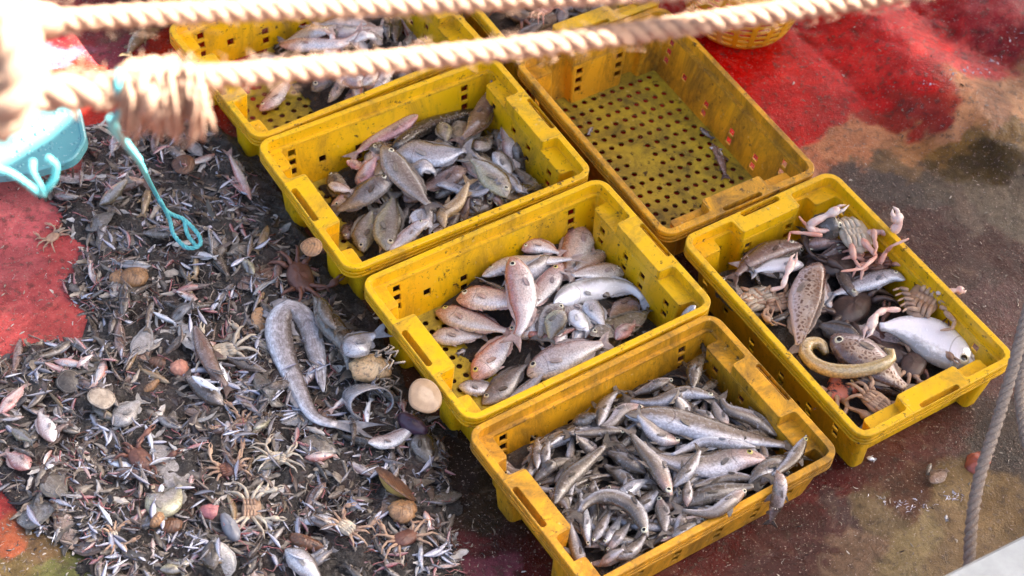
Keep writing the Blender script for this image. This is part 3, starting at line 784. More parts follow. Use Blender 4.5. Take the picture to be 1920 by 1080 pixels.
def fillers(key, n, shape, skins, lnr, dr, group, xr=(-.22, .22), yr=(-.14, .14), **kw):
    for k in range(n):
        x, y = random.uniform(*xr), random.uniform(*yr); a = random.uniform(0, 2*math.pi); ln = random.uniform(*lnr)
        bend = random.choice((1, -1))*random.uniform(.05, .75)
        P = []
        for s in (-.5, -.17, .17, .5):
            lx = x+math.cos(a)*ln*s-math.sin(a)*bend*ln*(s*s); ly = y+math.sin(a)*ln*s+math.cos(a)*bend*ln*(s*s)
            lx = max(-.235, min(.235, lx)); ly = max(-.16, min(.16, ly)); X, Y = c2w(key, lx, ly); P.append(proj(Vector((X, Y, .06))))
        sk = random.choice(skins)
        put_fish(P, random.uniform(*dr), shape, FM[sk], z0=.06, key=key, group=group, fin=FINOF.get(sk), roll=random.choice((0, 0, 25, -25, 60, 160)), flag=random.choice((1, -1)),
                 label=f"buried {NAMES[sk]}, {zone(key, *P[1])} of {CNAME[key]}, facing {dirword(P[0], P[-1])}", nr=18, ns=10, **kw)

# ---- crate of pink fish
G3 = 'fish in the pink-fish crate'
fill(3, lambda x, y: .046*sstep(-.15, .02, x+.3*y*0)*sstep(.26, .12, abs(x))*sstep(-.19, -.1, y)+.016*sstep(-.2, 0, x))
fillers(3, 14, 'pink', ['pale', 'silver', 'pink', 'grey'], (.12, .17), (30, 40), G3, xr=(-.02, .2))
crate_fish(3, (670, 310), 2.16, [
 ([(985,315),(1000,350),(1000,395)], 55, 'pink', 'pale', dict(flag=1)),
 ([(955,182),(905,270),(868,370),(845,490)], 128, 'pink', 'pink', dict(flag=-1, label='large pink bream with a striped white belly, upright against the back wall', eye=False)),
 ([(648,325),(740,328),(840,365)], 58, 'pink', 'pink', dict(flag=1)),
 ([(1000,345),(940,390),(860,440)], 80, 'pink', 'pale', {}),
 ([(505,450),(620,398),(760,385),(930,375)], 74, 'pink', 'pale', dict(flag=1, roll=-20, label='silvery pink fish with its forked pink tail crossing the striped bream')),
 ([(400,545),(500,535),(620,560),(720,580)], 105, 'pink', 'pink', dict(flag=1)),
 ([(300,695),(400,690),(470,690),(540,690)], 74, 'pink', 'pale', dict(flag=1, eye=False, label='white bellied fish beneath the diagonal pink bream')),
 ([(410,895),(500,900),(590,890)], 62, 'pink', 'silver', dict(eye=False)),
 ([(830,405),(770,480),(720,550),(680,620)], 90, 'pink', 'pink', dict(flag=-1, iris=M_IRISY)),
 ([(1142,408),(1040,420),(930,450),(830,490)], 80, 'pink', 'pale', dict(flag=-1)),
 ([(1140,530),(1080,590),(1000,650)], 110, 'deep', 'brown', dict(eye=False)),
 ([(930,560),(970,610),(1010,670)], 82, 'pink', 'silver', dict(eye=False)),
 ([(830,560),(770,640),(720,740)], 88, 'pink', 'grey', {}),
 ([(840,590),(800,650),(770,740)], 88, 'deep', 'deep', dict(eye=False)),
 ([(868,588),(905,640),(945,700)], 74, 'pink', 'white', dict(eye=False)),
 ([(1390,552),(1300,585),(1200,640),(1130,690)], 72, 'pink', 'silver', dict(flag=-1, clamp=True, label='blue silver fish lying along the front wall at the far corner')),
 ([(940,700),(1040,660),(1120,620),(1200,570)], 92, 'flat', 'flatgrey', dict(label='dark grey flatfish between the silver fish by the front wall', lift=.01)),
 ([(1040,735),(1090,690),(1130,680)], 60, 'pink', 'red', dict(eye=False)),
 ([(318,578),(400,588),(520,640),(645,700)], 96, 'pink', 'pink', dict(flag=1, label='pink bream lying diagonally with its eye by the heap-side wall holes', iris=M_IRISY)),
 ([(470,865),(530,790),(600,715),(660,650)], 108, 'pink', 'pink', dict(flag=1, label='brownish pink bream head down with a bright yellow eye', iris=M_IRISY)),
 ([(795,555),(880,515),(1000,490),(1110,500),(1255,575)], 88, 'pink', 'white', dict(flag=1, roll=35, eye=False, label='white silver fish with an open gill and its belly turned up')),
 ([(626,362),(650,450),(668,560),(662,670),(610,775)], 122, 'pink', 'pink', dict(flag=-1, lift=.008, label='pink bream lying on top in the middle with its tail towards the front wall')),
 ([(505,965),(570,910),(640,840),(720,782)], 96, 'deep', 'grey', dict(flag=1)),
 ([(688,850),(770,800),(880,755),(1040,720)], 124, 'pink', 'pale', dict(flag=1, label='big silvery pink fish facing the heap at the front wall')),
 ([(600,945),(690,900),(790,865)], 44, 'pink', 'silver', dict(eye=False)),
 ([(440,735),(425,755),(402,770)], 18, 'slim', 'silver', dict(label='finger long silver fish on the bare crate floor', eye=False)),
], .05, G3)
# ---- crate of grey fish
G2 = 'fish in the grey-fish crate'
fill(2, lambda x, y: (.048*sstep(-.23, -.05, x)+.008*sstep(0, .2, x))*sstep(.27, .16, abs(x))*sstep(.19, .13, abs(y)))
fillers(2, 36, 'pink', ['grey', 'deep', 'brown', 'silver', 'dark', 'pale'], (.09, .15), (24, 40), G2, xr=(-.16, .24), yr=(-.16, .16))
crate_fish(2, (470, 90), 2.4, [
 ([(1010,255),(900,290),(780,355),(640,450)], 62, 'eel', 'dark', dict(eye=False, label='long dark flathead lying along the back wall of the grey-fish crate', roll=70)),
 ([(930,320),(960,370),(1000,440)], 125, 'flat', 'flatpale', dict(label='pale grey flatfish by the red stained brown fish', eye=False)),
 ([(862,335),(870,380),(885,440)], 76, 'deep', 'deep', dict(flag=-1)),
 ([(1010,460),(1050,420),(1095,380)], 92, 'pink', 'grey', dict(eye=False)),
 ([(1085,300),(1110,390),(1120,490)], 46, 'slim', 'grey', {}),
 ([(752,298),(660,335),(560,405),(430,505)], 66, 'pink', 'red', dict(flag=-1, lift=.015, eye=False, label='white fish with dark red gashes leaning on the back wall')),
 ([(430,510),(470,525),(520,545)], 50, 'pink', 'red', dict(eye=False)),
 ([(470,610),(520,560),(575,480)], 80, 'pink', 'red', dict(eye=False, label='magenta stained fish behind the dark grey one')),
 ([(350,612),(400,625),(470,650)], 46, 'pink', 'pale', {}),
 ([(560,600),(595,530),(612,425)], 62, 'pink', 'tan', dict(eye=False)),
 ([(1060,165),(1068,260),(1000,370),(915,440)], 100, 'pink', 'brown', dict(flag=1, lift=.02, eye=False, label='large red brown fish propped in the far back corner')),
 ([(1200,560),(1165,440),(1130,285)], 76, 'pink', 'pale', dict(eye=False)),
 ([(1248,402),(1258,480),(1245,570)], 74, 'pink', 'dark', dict(eye=False)),
 ([(1290,645),(1225,580),(1140,505)], 64, 'pink', 'grey', dict(eye=False)),
 ([(1350,608),(1290,620),(1220,660)], 50, 'pink', 'dark', dict(eye=False)),
 ([(1090,470),(1150,530),(1180,590)], 76, 'deep', 'silver', dict(eye=False)),
 ([(640,480),(740,470),(850,480),(1015,455)], 122, 'deep', 'silver', dict(flag=1, eye=False, label='deep silver grey fish with a yellow tail in the middle')),
 ([(700,585),(770,575),(850,590)], 70, 'pink', 'silver', dict(eye=False)),
 ([(690,690),(740,660),(790,690)], 70, 'pink', 'brown', dict(eye=False)),
 ([(975,545),(900,575),(800,620),(740,650)], 82, 'pink', 'brown', dict(flag=-1, eye=False)),
 ([(430,870),(440,810),(470,730)], 66, 'pink', 'brown', {}),
 ([(950,800),(960,750),(985,690)], 48, 'pink', 'brown', {}),
 ([(1000,770),(1020,730),(1045,690)], 48, 'pink', 'grey', {}),
 ([(1060,740),(1090,710),(1130,680)], 48, 'pink', 'grey', {}),
 ([(880,800),(910,760),(940,690)], 52, 'pink', 'grey', {}),
 ([(1190,690),(1220,650),(1250,640)], 44, 'pink', 'silver', dict(eye=False)),
 ([(1150,695),(1110,610),(1040,530),(950,478)], 122, 'deep', 'deep', dict(flag=-1, label='big silver fish head down by the front wall with a bright eye')),
 ([(830,640),(920,640),(1020,665),(1120,690)], 50, 'pink', 'silver', dict(flag=1, eye=False)),
 ([(760,720),(785,780),(830,850)], 112, 'deep', 'silver', dict(eye=False)),
 ([(508,920),(505,840),(530,760),(560,690)], 108, 'deep', 'deep', dict(flag=1, label='yellowish deep fish nose against the front wall, next to the crate corner block')),
 ([(614,915),(618,820),(635,720),(650,630)], 132, 'deep', 'deep', dict(flag=-1, label='broad yellowish fish nose down beside its slightly smaller twin')),
 ([(645,588),(570,620),(470,680),(350,730)], 102, 'pink', 'grey', dict(flag=-1, lift=.006, label='grey brown fish with a white ringed eye facing the middle, tail at the heap-side handle')),
 ([(595,440),(645,520),(715,610),(770,680),(835,745)], 118, 'pink', 'grey', dict(flag=1, lift=.012, label='dark grey fish on top of the pile pointing its open mouth at the back wall')),
 ([(870,830),(865,750),(935,690),(995,575)], 60, 'slim', 'tan', dict(lift=.012, eye=False, label='tan fish bent in an s shape by the front wall')),
 ([(800,800),(740,830),(670,870),(590,925)], 62, 'pink', 'pale', dict(flag=-1)),
 ([(530,955),(555,925),(590,895)], 46, 'pink', 'silver', dict(eye=False)),
], .06, G2)
# ---- crate of lizardfish
G4 = 'slim fish in the lizardfish crate'
fill(4, lambda x, y: (.082+.008*sstep(-.1, .2, x))*sstep(.275, .22, abs(x))*sstep(.185, .16, abs(y)))
fillers(4, 84, 'slim', ['lizard', 'lizard', 'lizpale', 'dark', 'lizard'], (.12, .21), (15, 25), G4, xr=(-.25, .25), yr=(-.165, .165))
crate_fish(4, (860, 570), 2.1176, [
 ([(1355,545),(1250,530),(1120,505)], 58, 'slim', 'dark', dict(eye=False)),
 ([(930,330),(940,250),(972,175)], 66, 'slim', 'dark', dict(eye=False, lift=.01)),
 ([(960,350),(1010,315),(1062,285)], 42, 'slim', 'dark', dict(eye=False)),
 ([(850,300),(760,335),(670,365)], 46, 'slim', 'lizard', {}),
 ([(1022,372),(900,352),(780,392),(630,375)], 58, 'slim', 'lizard', dict(flag=-1, label='brown lizardfish stretched along the back wall, tail towards the heap')),
 ([(1290,512),(1180,465),(1070,420),(1030,345)], 58, 'slim', 'lizard', dict(eye=False)),
 ([(1070,500),(1030,440),(1000,385)], 58, 'slim', 'lizpale', {}),
 ([(900,465),(880,420),(850,380)], 78, 'slim', 'lizpale', dict(eye=False)),
 ([(1010,480),(970,440),(930,420)], 50, 'slim', 'lizard', {}),
 ([(735,412),(660,425),(600,478),(515,485)], 62, 'slim', 'lizpale', {}),
 ([(555,480),(580,400),(618,295)], 62, 'slim', 'lizard', dict(eye=False, lift=.012, label='lizardfish with its tail standing up against the back wall')),
 ([(665,505),(560,510),(405,520)], 44, 'slim', 'lizard', {}),
 ([(310,655),(312,590),(310,520)], 46, 'slim', 'lizard', dict(eye=False)),
 ([(340,650),(345,590),(362,530)], 46, 'slim', 'lizard', dict(eye=False)),
 ([(450,470),(520,455),(560,440)], 50, 'slim', 'dark', dict(eye=False)),
 ([(660,440),(850,460),(1050,515),(1290,560),(1455,545)], 102, 'pink', 'lizard', dict(flag=1, eye=False, label='broad grey lizardfish, largest in the crate, tail over the far corner')),
 ([(1150,720),(1240,650),(1330,600),(1450,550)], 92, 'slim', 'lizard', dict(eye=False, flag=1)),
 ([(1190,688),(1080,690),(980,715),(890,740)], 46, 'slim', 'lizard', dict(eye=False)),
 ([(900,800),(980,760),(1090,740),(1215,728)], 72, 'slim', 'dark', dict(eye=False)),
 ([(1218,612),(1100,612),(980,640),(830,620),(720,565)], 104, 'pink', 'lizpale', dict(flag=-1, iris=M_IRISY, label='large lizardfish with a round yellow eye and a long jaw')),
 ([(1180,572),(1060,560),(960,558),(800,620)], 44, 'slim', 'silver', dict(eye=False)),
 ([(880,540),(780,528),(680,465)], 58, 'slim', 'lizpale', dict(flag=-1)),
 ([(720,770),(650,690),(555,620)], 62, 'slim', 'lizard', dict(eye=False)),
 ([(742,672),(660,625),(570,575)], 64, 'slim', 'lizard', dict(eye=False)),
 ([(560,600),(500,560),(460,530)], 52, 'slim', 'lizpale', dict(eye=False)),
 ([(300,705),(380,640),(500,605)], 56, 'slim', 'dark', dict(eye=False)),
 ([(380,705),(430,660),(480,615)], 50, 'slim', 'lizard', dict(eye=False)),
 ([(620,780),(700,720),(770,690)], 56, 'slim', 'silver', dict(eye=False)),
 ([(700,830),(750,780),(800,730)], 72, 'slim', 'lizard', dict(eye=False)),
 ([(360,745),(420,790),(440,830)], 52, 'slim', 'lizard', {}),
 ([(520,965),(500,860),(480,720)], 50, 'slim', 'silver', {}),
 ([(560,790),(535,740),(540,690)], 52, 'slim', 'lizard', dict(eye=False)),
 ([(510,995),(470,920),(430,840)], 58, 'slim', 'lizpale', dict(eye=False)),
 ([(530,960),(570,880),(610,800)], 44, 'slim', 'lizard', {}),
 ([(575,970),(620,890),(650,820)], 44, 'slim', 'silver', {}),
 ([(590,985),(640,920),(690,850)], 46, 'slim', 'lizpale', {}),
 ([(590,1002),(680,985),(760,890)], 56, 'slim', 'lizard', dict(eye=False)),
 ([(850,930),(900,895),(960,870)], 46, 'slim', 'lizard', dict(eye=False)),
 ([(560,1032),(600,1022),(660,1008)], 40, 'slim', 'lizpale', dict(eye=False)),
 ([(1120,770),(1060,800),(990,820)], 44, 'slim', 'silver', dict(eye=False)),
 ([(905,810),(908,750),(912,680)], 46, 'slim', 'lizpale', dict(eye=False)),
 ([(850,725),(920,650),(968,560)], 58, 'slim', 'lizard', dict(eye=False, lift=.01)),
 ([(798,765),(812,840),(815,890),(820,945)], 62, 'slim', 'lizpale', dict(flag=-1, label='pale lizardfish nose up beneath the open mouthed one')),
 ([(378,795),(430,700),(530,610),(622,525)], 70, 'slim', 'dark', dict(eye=False, lift=.012, label='thick dark lizardfish lying across the heap-side half')),
 ([(845,760),(790,650),(725,570),(662,485)], 76, 'slim', 'lizpale', dict(lift=.015, roll=20, label='pale lizardfish with a red open mouth in the middle')),
 ([(750,925),(700,815),(600,765),(510,790),(455,880)], 66, 'slim', 'lizard', dict(lift=.014, label='lizardfish bent in an arch near the front wall')),
 ([(1105,862),(1020,828),(930,835),(835,790)], 58, 'slim', 'lizpale', dict(lift=.012, clamp=False, label='pale lizardfish resting its head on the front rim')),
 ([(1395,592),(1310,640),(1220,690)], 58, 'slim', 'lizard', dict(iris=M_IRISY, lift=.008)),
 ([(1262,660),(1278,705),(1268,770),(1250,830),(1232,885)], 62, 'slim', 'lizpale', dict(zs=[.172, .182, .158, .11, .06], clamp=False, eye=False, flag=-1, label='pale fish draped over the front rim with its tail hanging outside')),
], .11, G4)
# ------------------------------------------------------------------ crabs
def crab(px, py, wpx, head, shell, leg, upside=False, z=None, label='', group=None, squash=.30, spread=1.0, claws=(1, 1), lift=0.0, limbs=None):
    c = at(px, py, .1)
    for _ in range(2):
        j, i = gi(np.array([c.x]), np.array([c.y])); zz = HG[j, i][0] if z is None else z
        c = at(px, py, zz+.012+lift)
    ppm = FPX/(c-CAM).length; wd = wpx/ppm; hw = wd/2
    root = empty('crab', c, head); tag(root, label, 'crab', group)
    V = []; F = []; n = 28; R = 9
    rnd = random.Random(int(px*7+py))
    for k in range(R+1):
        ph = -math.pi/2+math.pi*k/R
        for a in range(n):
            q = 2*math.pi*a/n; spike = 1+.07*(a % 2)*(1 if abs(math.sin(q)) > .35 and math.cos(q) > -.2 else 0)*math.cos(ph)
            rx = .66*(1+.12*math.cos(q)); h = squash*(.75 if (ph > 0) == upside else 1.1)
            lum = 1+.05*math.sin(5*q+k)
            V.append((hw*rx*math.cos(q)*math.cos(ph)*spike*lum, hw*math.sin(q)*math.cos(ph)*spike, hw*h*math.sin(ph)*lum))
    for k in range(R):
        for a in range(n): F.append((k*n+a, k*n+(a+1) % n, (k+1)*n+(a+1) % n, (k+1)*n+a))
    F.append(tuple(range(n-1, -1, -1))); F.append(tuple(R*n+a for a in range(n)))
    mk('carapace', V, F, shell, root)
    if upside:      # abdomen flap and breast plates on the upturned underside
        V = []; F = []
        for i in range(5):
            x0 = hw*(-.45+.17*i); ww = hw*(.30-.045*i)
            b = len(V); zt = hw*squash*.80
            V += [(x0, -ww, zt*.8), (x0+hw*.14, -ww*.85, zt*.84), (x0+hw*.14, ww*.85, zt*.84), (x0, ww, zt*.8), (x0+hw*.02, -ww*.6, zt*1.06), (x0+hw*.12, -ww*.5, zt*1.04), (x0+hw*.12, ww*.5, zt*1.04), (x0+hw*.02, ww*.6, zt*1.06)]
            F += [tuple(b+q for q in f) for f in ((4, 5, 6, 7), (0, 1, 5, 4), (1, 2, 6, 5), (2, 3, 7, 6), (3, 0, 4, 7))]
        mk('abdomen', V, F, shell, root)
        for s in (1, -1):
            for i in range(4):
                V, F = [], []
                y0 = hw*(.22); x0 = hw*(.28-.22*i)
                tubegeo([(x0, s*y0, hw*squash*.7), (x0-.02*hw, s*hw*.5, hw*squash*.75), (x0-.08*hw, s*hw*.8, hw*squash*.45)], [hw*.10, hw*.11, hw*.09], 8, True, V, F)
                mk('leg_base', V, F, shell, root)
    if limbs is not None:
        for kind, pts, wid in limbs:
            P = [at(x, y, c.z+dz)-c for x, y, dz in pts]; Rm = Matrix.Rotation(-head, 3, 'Z'); P = [Rm @ p for p in P]
            rr0 = wid/2/ppm; Q = []; Rr = []; last = len(P)-2
            for k_ in range(len(P)-1):
                if kind == 'claw' and k_ == last: break
                tp = 1-.5*k_/max(1, len(P)-2) if kind == 'leg' else .5+.12*k_
                for f, g in ((.04, .78), (.3, 1.12), (.7, 1.0), (.96, .72)): Q.append(P[k_].lerp(P[k_+1], f)); Rr.append(rr0*tp*g)
            if kind == 'leg': Q.append(P[-1]); Rr.append(rr0*.1)
            V, F = [], []
            if kind == 'claw':
                a_, b_ = P[-2], P[-1]; d_ = b_-a_; sd_ = d_.cross(Vector((0, 0, 1))).normalized()
                Q += [a_+d_*.08, a_+d_*.26, a_+d_*.48, a_+d_*.58]; Rr += [rr0*.6, rr0*.98, rr0*.9, rr0*.5]
                for sg, ln in ((1, 1.0), (-1, .9)):
                    tubegeo([a_+d_*.44+sd_*sg*rr0*.42, a_+d_*.70+sd_*sg*rr0*.62, a_+d_*ln+sd_*sg*rr0*.12], [rr0*.46, rr0*.32, rr0*.06], 8, True, V, F)
            tubegeo(Q, Rr, 10, True, V, F)
            mk(kind, V, F, M_CLAW if kind == 'claw' and leg in (M_CRABPINK, M_CRABTAN) else leg, root)
        return root
    zl = hw*squash*(.5 if upside else .1)
    for s in (1, -1):
        for i in range(4):
            a = math.radians((62-38*i)*(1 if s > 0 else 1)+rnd.uniform(-14, 14)); ln = hw*rnd.uniform(.75, 1.15)*spread*.85*(1 if i < 3 else .85)
            d = Vector((math.sin(a)*.9, s*math.cos(a), 0)).normalized() if True else None
            p0 = Vector((hw*(.32-.24*i), s*hw*.72, zl)); k1 = rnd.uniform(.25, .6)*(1 if upside else .7)
            p1 = p0+d*ln*.55+Vector((0, 0, hw*k1*.5)); d2 = (d+Vector((rnd.uniform(-.9, .3), 0, 0))).normalized()
            p2 = p1+d2*ln*.5+Vector((0, 0, hw*rnd.uniform(-.25, .1))); p3 = p2+(d2+Vector((rnd.uniform(-.8, 0), 0, 0))).normalized()*ln*.38+Vector((0, 0, -hw*.25))
            r = hw*.115
            V, F = tubegeo([p0, p0.lerp(p1, .5)+Vector((0, 0, .06*hw)), p1, p1.lerp(p2, .5), p2, p2.lerp(p3, .5), p3], [r, r*1.15, r*.8, r*.95, r*.6, r*.55, r*.12], 8)
            mk('leg', V, F, leg, root)
    for s, on in zip((1, -1), claws):
        if not on: continue
        up_ = rnd.uniform(-.05, .35)
        p0 = Vector((hw*.5, s*hw*.55, zl)); p1 = p0+Vector((hw*.25, s*hw*.55, hw*up_)); p2 = p1+Vector((hw*.55, s*rnd.uniform(-.1, .35)*hw, hw*.1))
        d = Vector((rnd.uniform(.5, 1), s*rnd.uniform(-.5, .3), rnd.uniform(-.1, .2))).normalized(); p3 = p2+d*hw*.55; sd = Vector((-d.y, d.x, 0)).normalized()
        V, F = tubegeo([p0, p1, p1.lerp(p2, .3), p2, p2.lerp(p3, .35), p2.lerp(p3, .75), p3], [hw*.09, hw*.10, hw*.085, hw*.10, hw*.20, hw*.19, hw*.09], 10)
        tubegeo([p3-d*.06*hw+sd*hw*.09, p3+d*hw*.25+sd*hw*.15, p3+d*hw*.52+sd*hw*.02], [hw*.085, hw*.06, hw*.012], 7, True, V, F)
        tubegeo([p3-d*.06*hw-sd*hw*.07, p3+d*hw*.22-sd*hw*.11, p3+d*hw*.46-sd*hw*.02], [hw*.07, hw*.05, hw*.012], 7, True, V, F)
        mk('claw', V, F, leg, root)
    yy, xx = np.mgrid[0:GN[1], 0:GN[0]]
    j0, i0 = gi(np.array([c.y*0+c.x]), np.array([c.y])); j0, i0 = j0[0], i0[0]; rr_ = int(hw/GS)
    sl_ = (slice(max(0, j0-rr_), j0+rr_), slice(max(0, i0-rr_), i0+rr_))
    HG[sl_] = np.maximum(HG[sl_], c.z+hw*squash*.4)
    return root

# ---- crab crate
G5 = 'catch in the crab crate'
fill(5, lambda x, y: (.062+.012*sstep(.1, -.2, x))*sstep(.275, .22, abs(x))*sstep(.185, .15, abs(y)))
fillers(5, 20, 'pink', ['dark', 'brown', 'grey', 'pale'], (.10, .16), (28, 42), G5, xr=(-.24, .24), yr=(-.16, .16))
c5 = lambda x, y: (1260+x/1.8, 300+y/1.8)
crab(*c5(760,660), 92, 1.2, M_CRABDARK, M_CRABBROWN, label='dark brown crab half under the white silver fish', group=G5)
crab(*c5(810,690), 70, -.4, M_CRABDARK, M_CRABTAN, label='dark crab with yellowish leg joints by the free-end handle', group=G5)
crab(*c5(610,500), 100, 2.6, M_CRABDARK, M_CRABDARK, label='smooth dark crab in the middle of the crate', group=G5)
crab(*c5(735,335), 44, .6, M_CRABORANGE, M_CRABBROWN, z=.078, spread=.7, label='blue and orange crab piece below the white bellied crab', group=G5)
crab(*c5(560,360), 80, 2.0, M_CRABDARK, M_CRABDARK, label='dark crab between the grouper and the white bellied crab', group=G5, lift=-.01)
crab(*c5(350,480), 60, -1.2, M_CRABTAN, M_CRABTAN, upside=True, label='small tan crab next to the spotted grouper', group=G5)
crate_fish(5, (1260, 300), 1.8, [
 ([(445,352),(350,362),(250,405)], 54, 'pink', 'white', dict(eye=False, flag=-1)),
 ([(440,292),(350,302),(260,345),(190,415)], 68, 'pink', 'brown', dict(flag=-1, label='long pinkish brown fish at the wall holes of the empty-crate end')),
 ([(500,345),(465,420),(440,540),(425,670)], 118, 'pink', 'grouper', dict(flag=1, roll=15, eye=False, lift=.01, label='spotted grouper standing on its tail with a torn open mouth')),
 ([(1035,690),(930,640),(800,575),(650,560)], 140, 'deep', 'white', dict(flag=1, lift=.012, fins=False, label='large white silver fish with a dark forehead')),
 ([(535,598),(630,660),(730,730),(835,800)], 122, 'pink', 'grouper', dict(flag=-1, lift=.006, label='spotted grouper with a gaping brown mouth beside the eel')),
 ([(828,385),(730,390),(620,425),(505,468)], 62, 'pink', 'silver', dict(flag=-1, zs=[.108, .104, .098, .092], label='slender grey silver fish between the two pale crabs')),
], .075, G5)
crab(*c5(690,345), 70, 1.9, M_CRABBROWN, M_CRABPINK, upside=True, label='reddish brown crab with pink legs under the white bellied crab', group=G5, z=.088)
crab(*c5(575,760), 88, -.5, M_CRABORANGE, M_CRABTAN, label='black and orange marbled crab at the wall facing the other crates', group=G5)
crab(*c5(690,820), 70, .9, M_CRABTAN, M_CRABTAN, upside=True, label='light brown crab with folded legs by the corner block', group=G5)
def lm(kind, wid, dz, *pts): return (kind, [(*c5(x, y), dz if not isinstance(dz, (list, tuple)) else dz[i]) for i, (x, y) in enumerate(pts)], wid/1.8)
crab(*c5(286,472), 84, 2.2, M_CRABPALE, M_CRABTAN, upside=True, label='beige crab lying on its back at the wall facing the other crates', group=G5, z=.07, limbs=
  [lm('leg', 13, .012, (262+6*i, 440+i*20), (232+5*i, 432+i*20), (218+8*i, 452+i*21)) for i in range(3)]+[lm('leg', 13, .012, (310, 450), (332, 425), (344, 470)), lm('leg', 13, .012, (320, 480), (350, 470), (372, 520)), lm('leg', 13, .01, (315, 510), (340, 545), (385, 560)), lm('leg', 12, .01, (300, 520), (330, 540), (345, 500))]+
  [lm('claw', 30, (.02, .03, .045, .05), (330, 440), (372, 430), (388, 385), (421, 310))])
crab(*c5(850,478), 92, 2.7, M_CRABTAN, M_CRABTAN, upside=True, label='tan crab on its back with pale leg stumps by the outer wall', group=G5, z=.10, limbs=
  [lm('leg', 15, .012, (800+8*i, 440+i*16), (770+6*i, 432+i*17), (745+8*i, 440+i*18)) for i in range(5)]+[lm('leg', 15, .012, (890+4*i, 440+i*18), (920+4*i, 455+i*17), (945+2*i, 475+i*20)) for i in range(4)]+
  [lm('claw', 30, (.02, .03, .035, .03), (890,450), (925,445), (960,440), (993,438)), lm('leg', 18, .016, (920,510), (955,545), (945,570), (905,575)), lm('claw', 36, (.012, .02, .025, .02), (770,505), (720,505), (690,520), (648,608))])
crab(*c5(612,252), 88, .35, M_CRABPALE, M_CRABPINK, upside=True, label='white bellied crab on its back with pink legs, one claw over the outer rim', group=G5, z=.118, limbs=
  [lm('claw', 34, (.0, .01, .02, .03, .045), (545,238), (480,240), (456,222), (520,188), (597,150)), lm('claw', 44, (.0, .01, .02, .04, .07), (650,248), (705,243), (745,243), (768,215), (744,158)),
   lm('leg', 15, .01, (500,240), (460,225), (442,208), (428,190)), lm('leg', 15, .008, (510,255), (440,246), (398,244), (392,275)), lm('leg', 20, .02, (680,235), (684,270), (690,300), (680,322)),
   lm('leg', 18, .014, (640,265), (690,325), (640,368), (570,376)), lm('leg', 22, .012, (605,285), (615,335), (640,372)), lm('leg', 24, .012, (640,270), (670,300), (690,312)), lm('leg', 18, (.0, .02, .05, .06), (700,352), (722,310), (742,290), (800,265))])
P5 = [c5(*p) for p in ((525,640),(505,612),(465,612),(452,650),(490,690),(560,712),(650,712),(725,690),(742,655),(715,640))]
put_fish(P5, 21, 'eel', FM['eel'], z0=.1, roll=0, key=5, label='tan eel curled in a hook over the gaping grouper', group=G5, cat='eel', name='eel', eye=False, lift=.012, sink=.15)
# ---- crate behind the ropes
G1 = 'fish in the crate behind the ropes'
fill(1, lambda x, y: .055*sstep(-.12, .08, x)*sstep(.27, .18, abs(x))*sstep(.19, .1, abs(y)))
fillers(1, 16, 'pink', ['pale', 'pink', 'silver', 'grey'], (.11, .17), (28, 40), G1, xr=(-.02, .2))
crate_fish(1, (300, 0), 2.909, [
 ([(1130,130),(1000,115),(830,150)], 70, 'pink', 'pale', dict(eye=False, flag=-1)),
 ([(920,185),(800,190),(640,250)], 84, 'pink', 'pale', dict(flag=-1)),
 ([(650,275),(820,270),(1000,240),(1135,140)], 86, 'pink', 'pink', dict(eye=False, flag=1)),
 ([(1215,245),(1150,225),(1040,300)], 80, 'pink', 'pale', dict(flag=-1)),
 ([(1290,75),(1285,150),(1285,260)], 76, 'pink', 'grey', dict(eye=False)),
 ([(1230,90),(1240,160),(1250,240)], 60, 'pink', 'dark', dict(eye=False)),
 ([(1420,260),(1370,190),(1320,90)], 50, 'pink', 'pink', dict(eye=False)),
 ([(1330,250),(1350,230),(1375,170)], 40, 'pink', 'pale', dict(eye=False)),
 ([(1370,280),(1420,240),(1460,190)], 50, 'pink', 'pale', dict(eye=False)),
 ([(1500,290),(1440,240),(1400,230)], 60, 'pink', 'silver', dict(eye=False)),
 ([(460,360),(560,310),(680,280)], 60, 'pink', 'pale', dict(eye=False)),
 ([(1450,340),(1380,390),(1300,420)], 70, 'pink', 'grey', dict(eye=False)),
 ([(1160,490),(1230,440),(1330,390)], 84, 'pink', 'pale', dict(flag=1)),
 ([(1100,460),(1150,440),(1200,400)], 60, 'pink', 'pale', dict(eye=False)),
 ([(1095,530),(1060,450),(940,390)], 110, 'pink', 'pale', dict(eye=False, flag=1, label='broad silvery pink fish by the bare floor, tail under the rope')),
 ([(915,570),(1000,545),(1100,500)], 60, 'pink', 'silver', dict(flag=1)),
 ([(545,605),(610,550),(670,470),(720,400)], 104, 'pink', 'pink', dict(flag=1, roll=-15, label='single pink bream lying alone on the bare holed floor')),
], .04, G1)
# ---- crate behind the empty one
G7 = 'catch in the crate behind the empty one'
fill(7, lambda x, y: .06*sstep(.24, .1, x)*sstep(.19, .12, abs(y)))
fillers(7, 6, 'pink', ['silver', 'dark', 'grey'], (.1, .15), (26, 40), G7, xr=(.0, .22))
c7 = lambda x, y: (950+x/2.25, y/2.25)
crab(*c7(40,60), 60, 1.0, M_CRABDARK, M_CRABBROWN, label='dark brown crab in the near corner behind the ropes', group=G7)
crate_fish(7, (950, 0), 2.25, [
 ([(40,150),(90,130),(170,90)], 46, 'pink', 'grey', dict(eye=False)),
 ([(230,100),(235,50),(250,10)], 56, 'pink', 'silver', dict(eye=False)),
 ([(300,80),(310,40),(330,-10)], 60, 'pink', 'grey', dict(eye=False)),
 ([(370,60),(385,20),(390,-30)], 70, 'pink', 'silver', dict(eye=False)),
 ([(480,50),(470,20),(465,-20)], 56, 'pink', 'dark', dict(eye=False)),
], .06, G7)
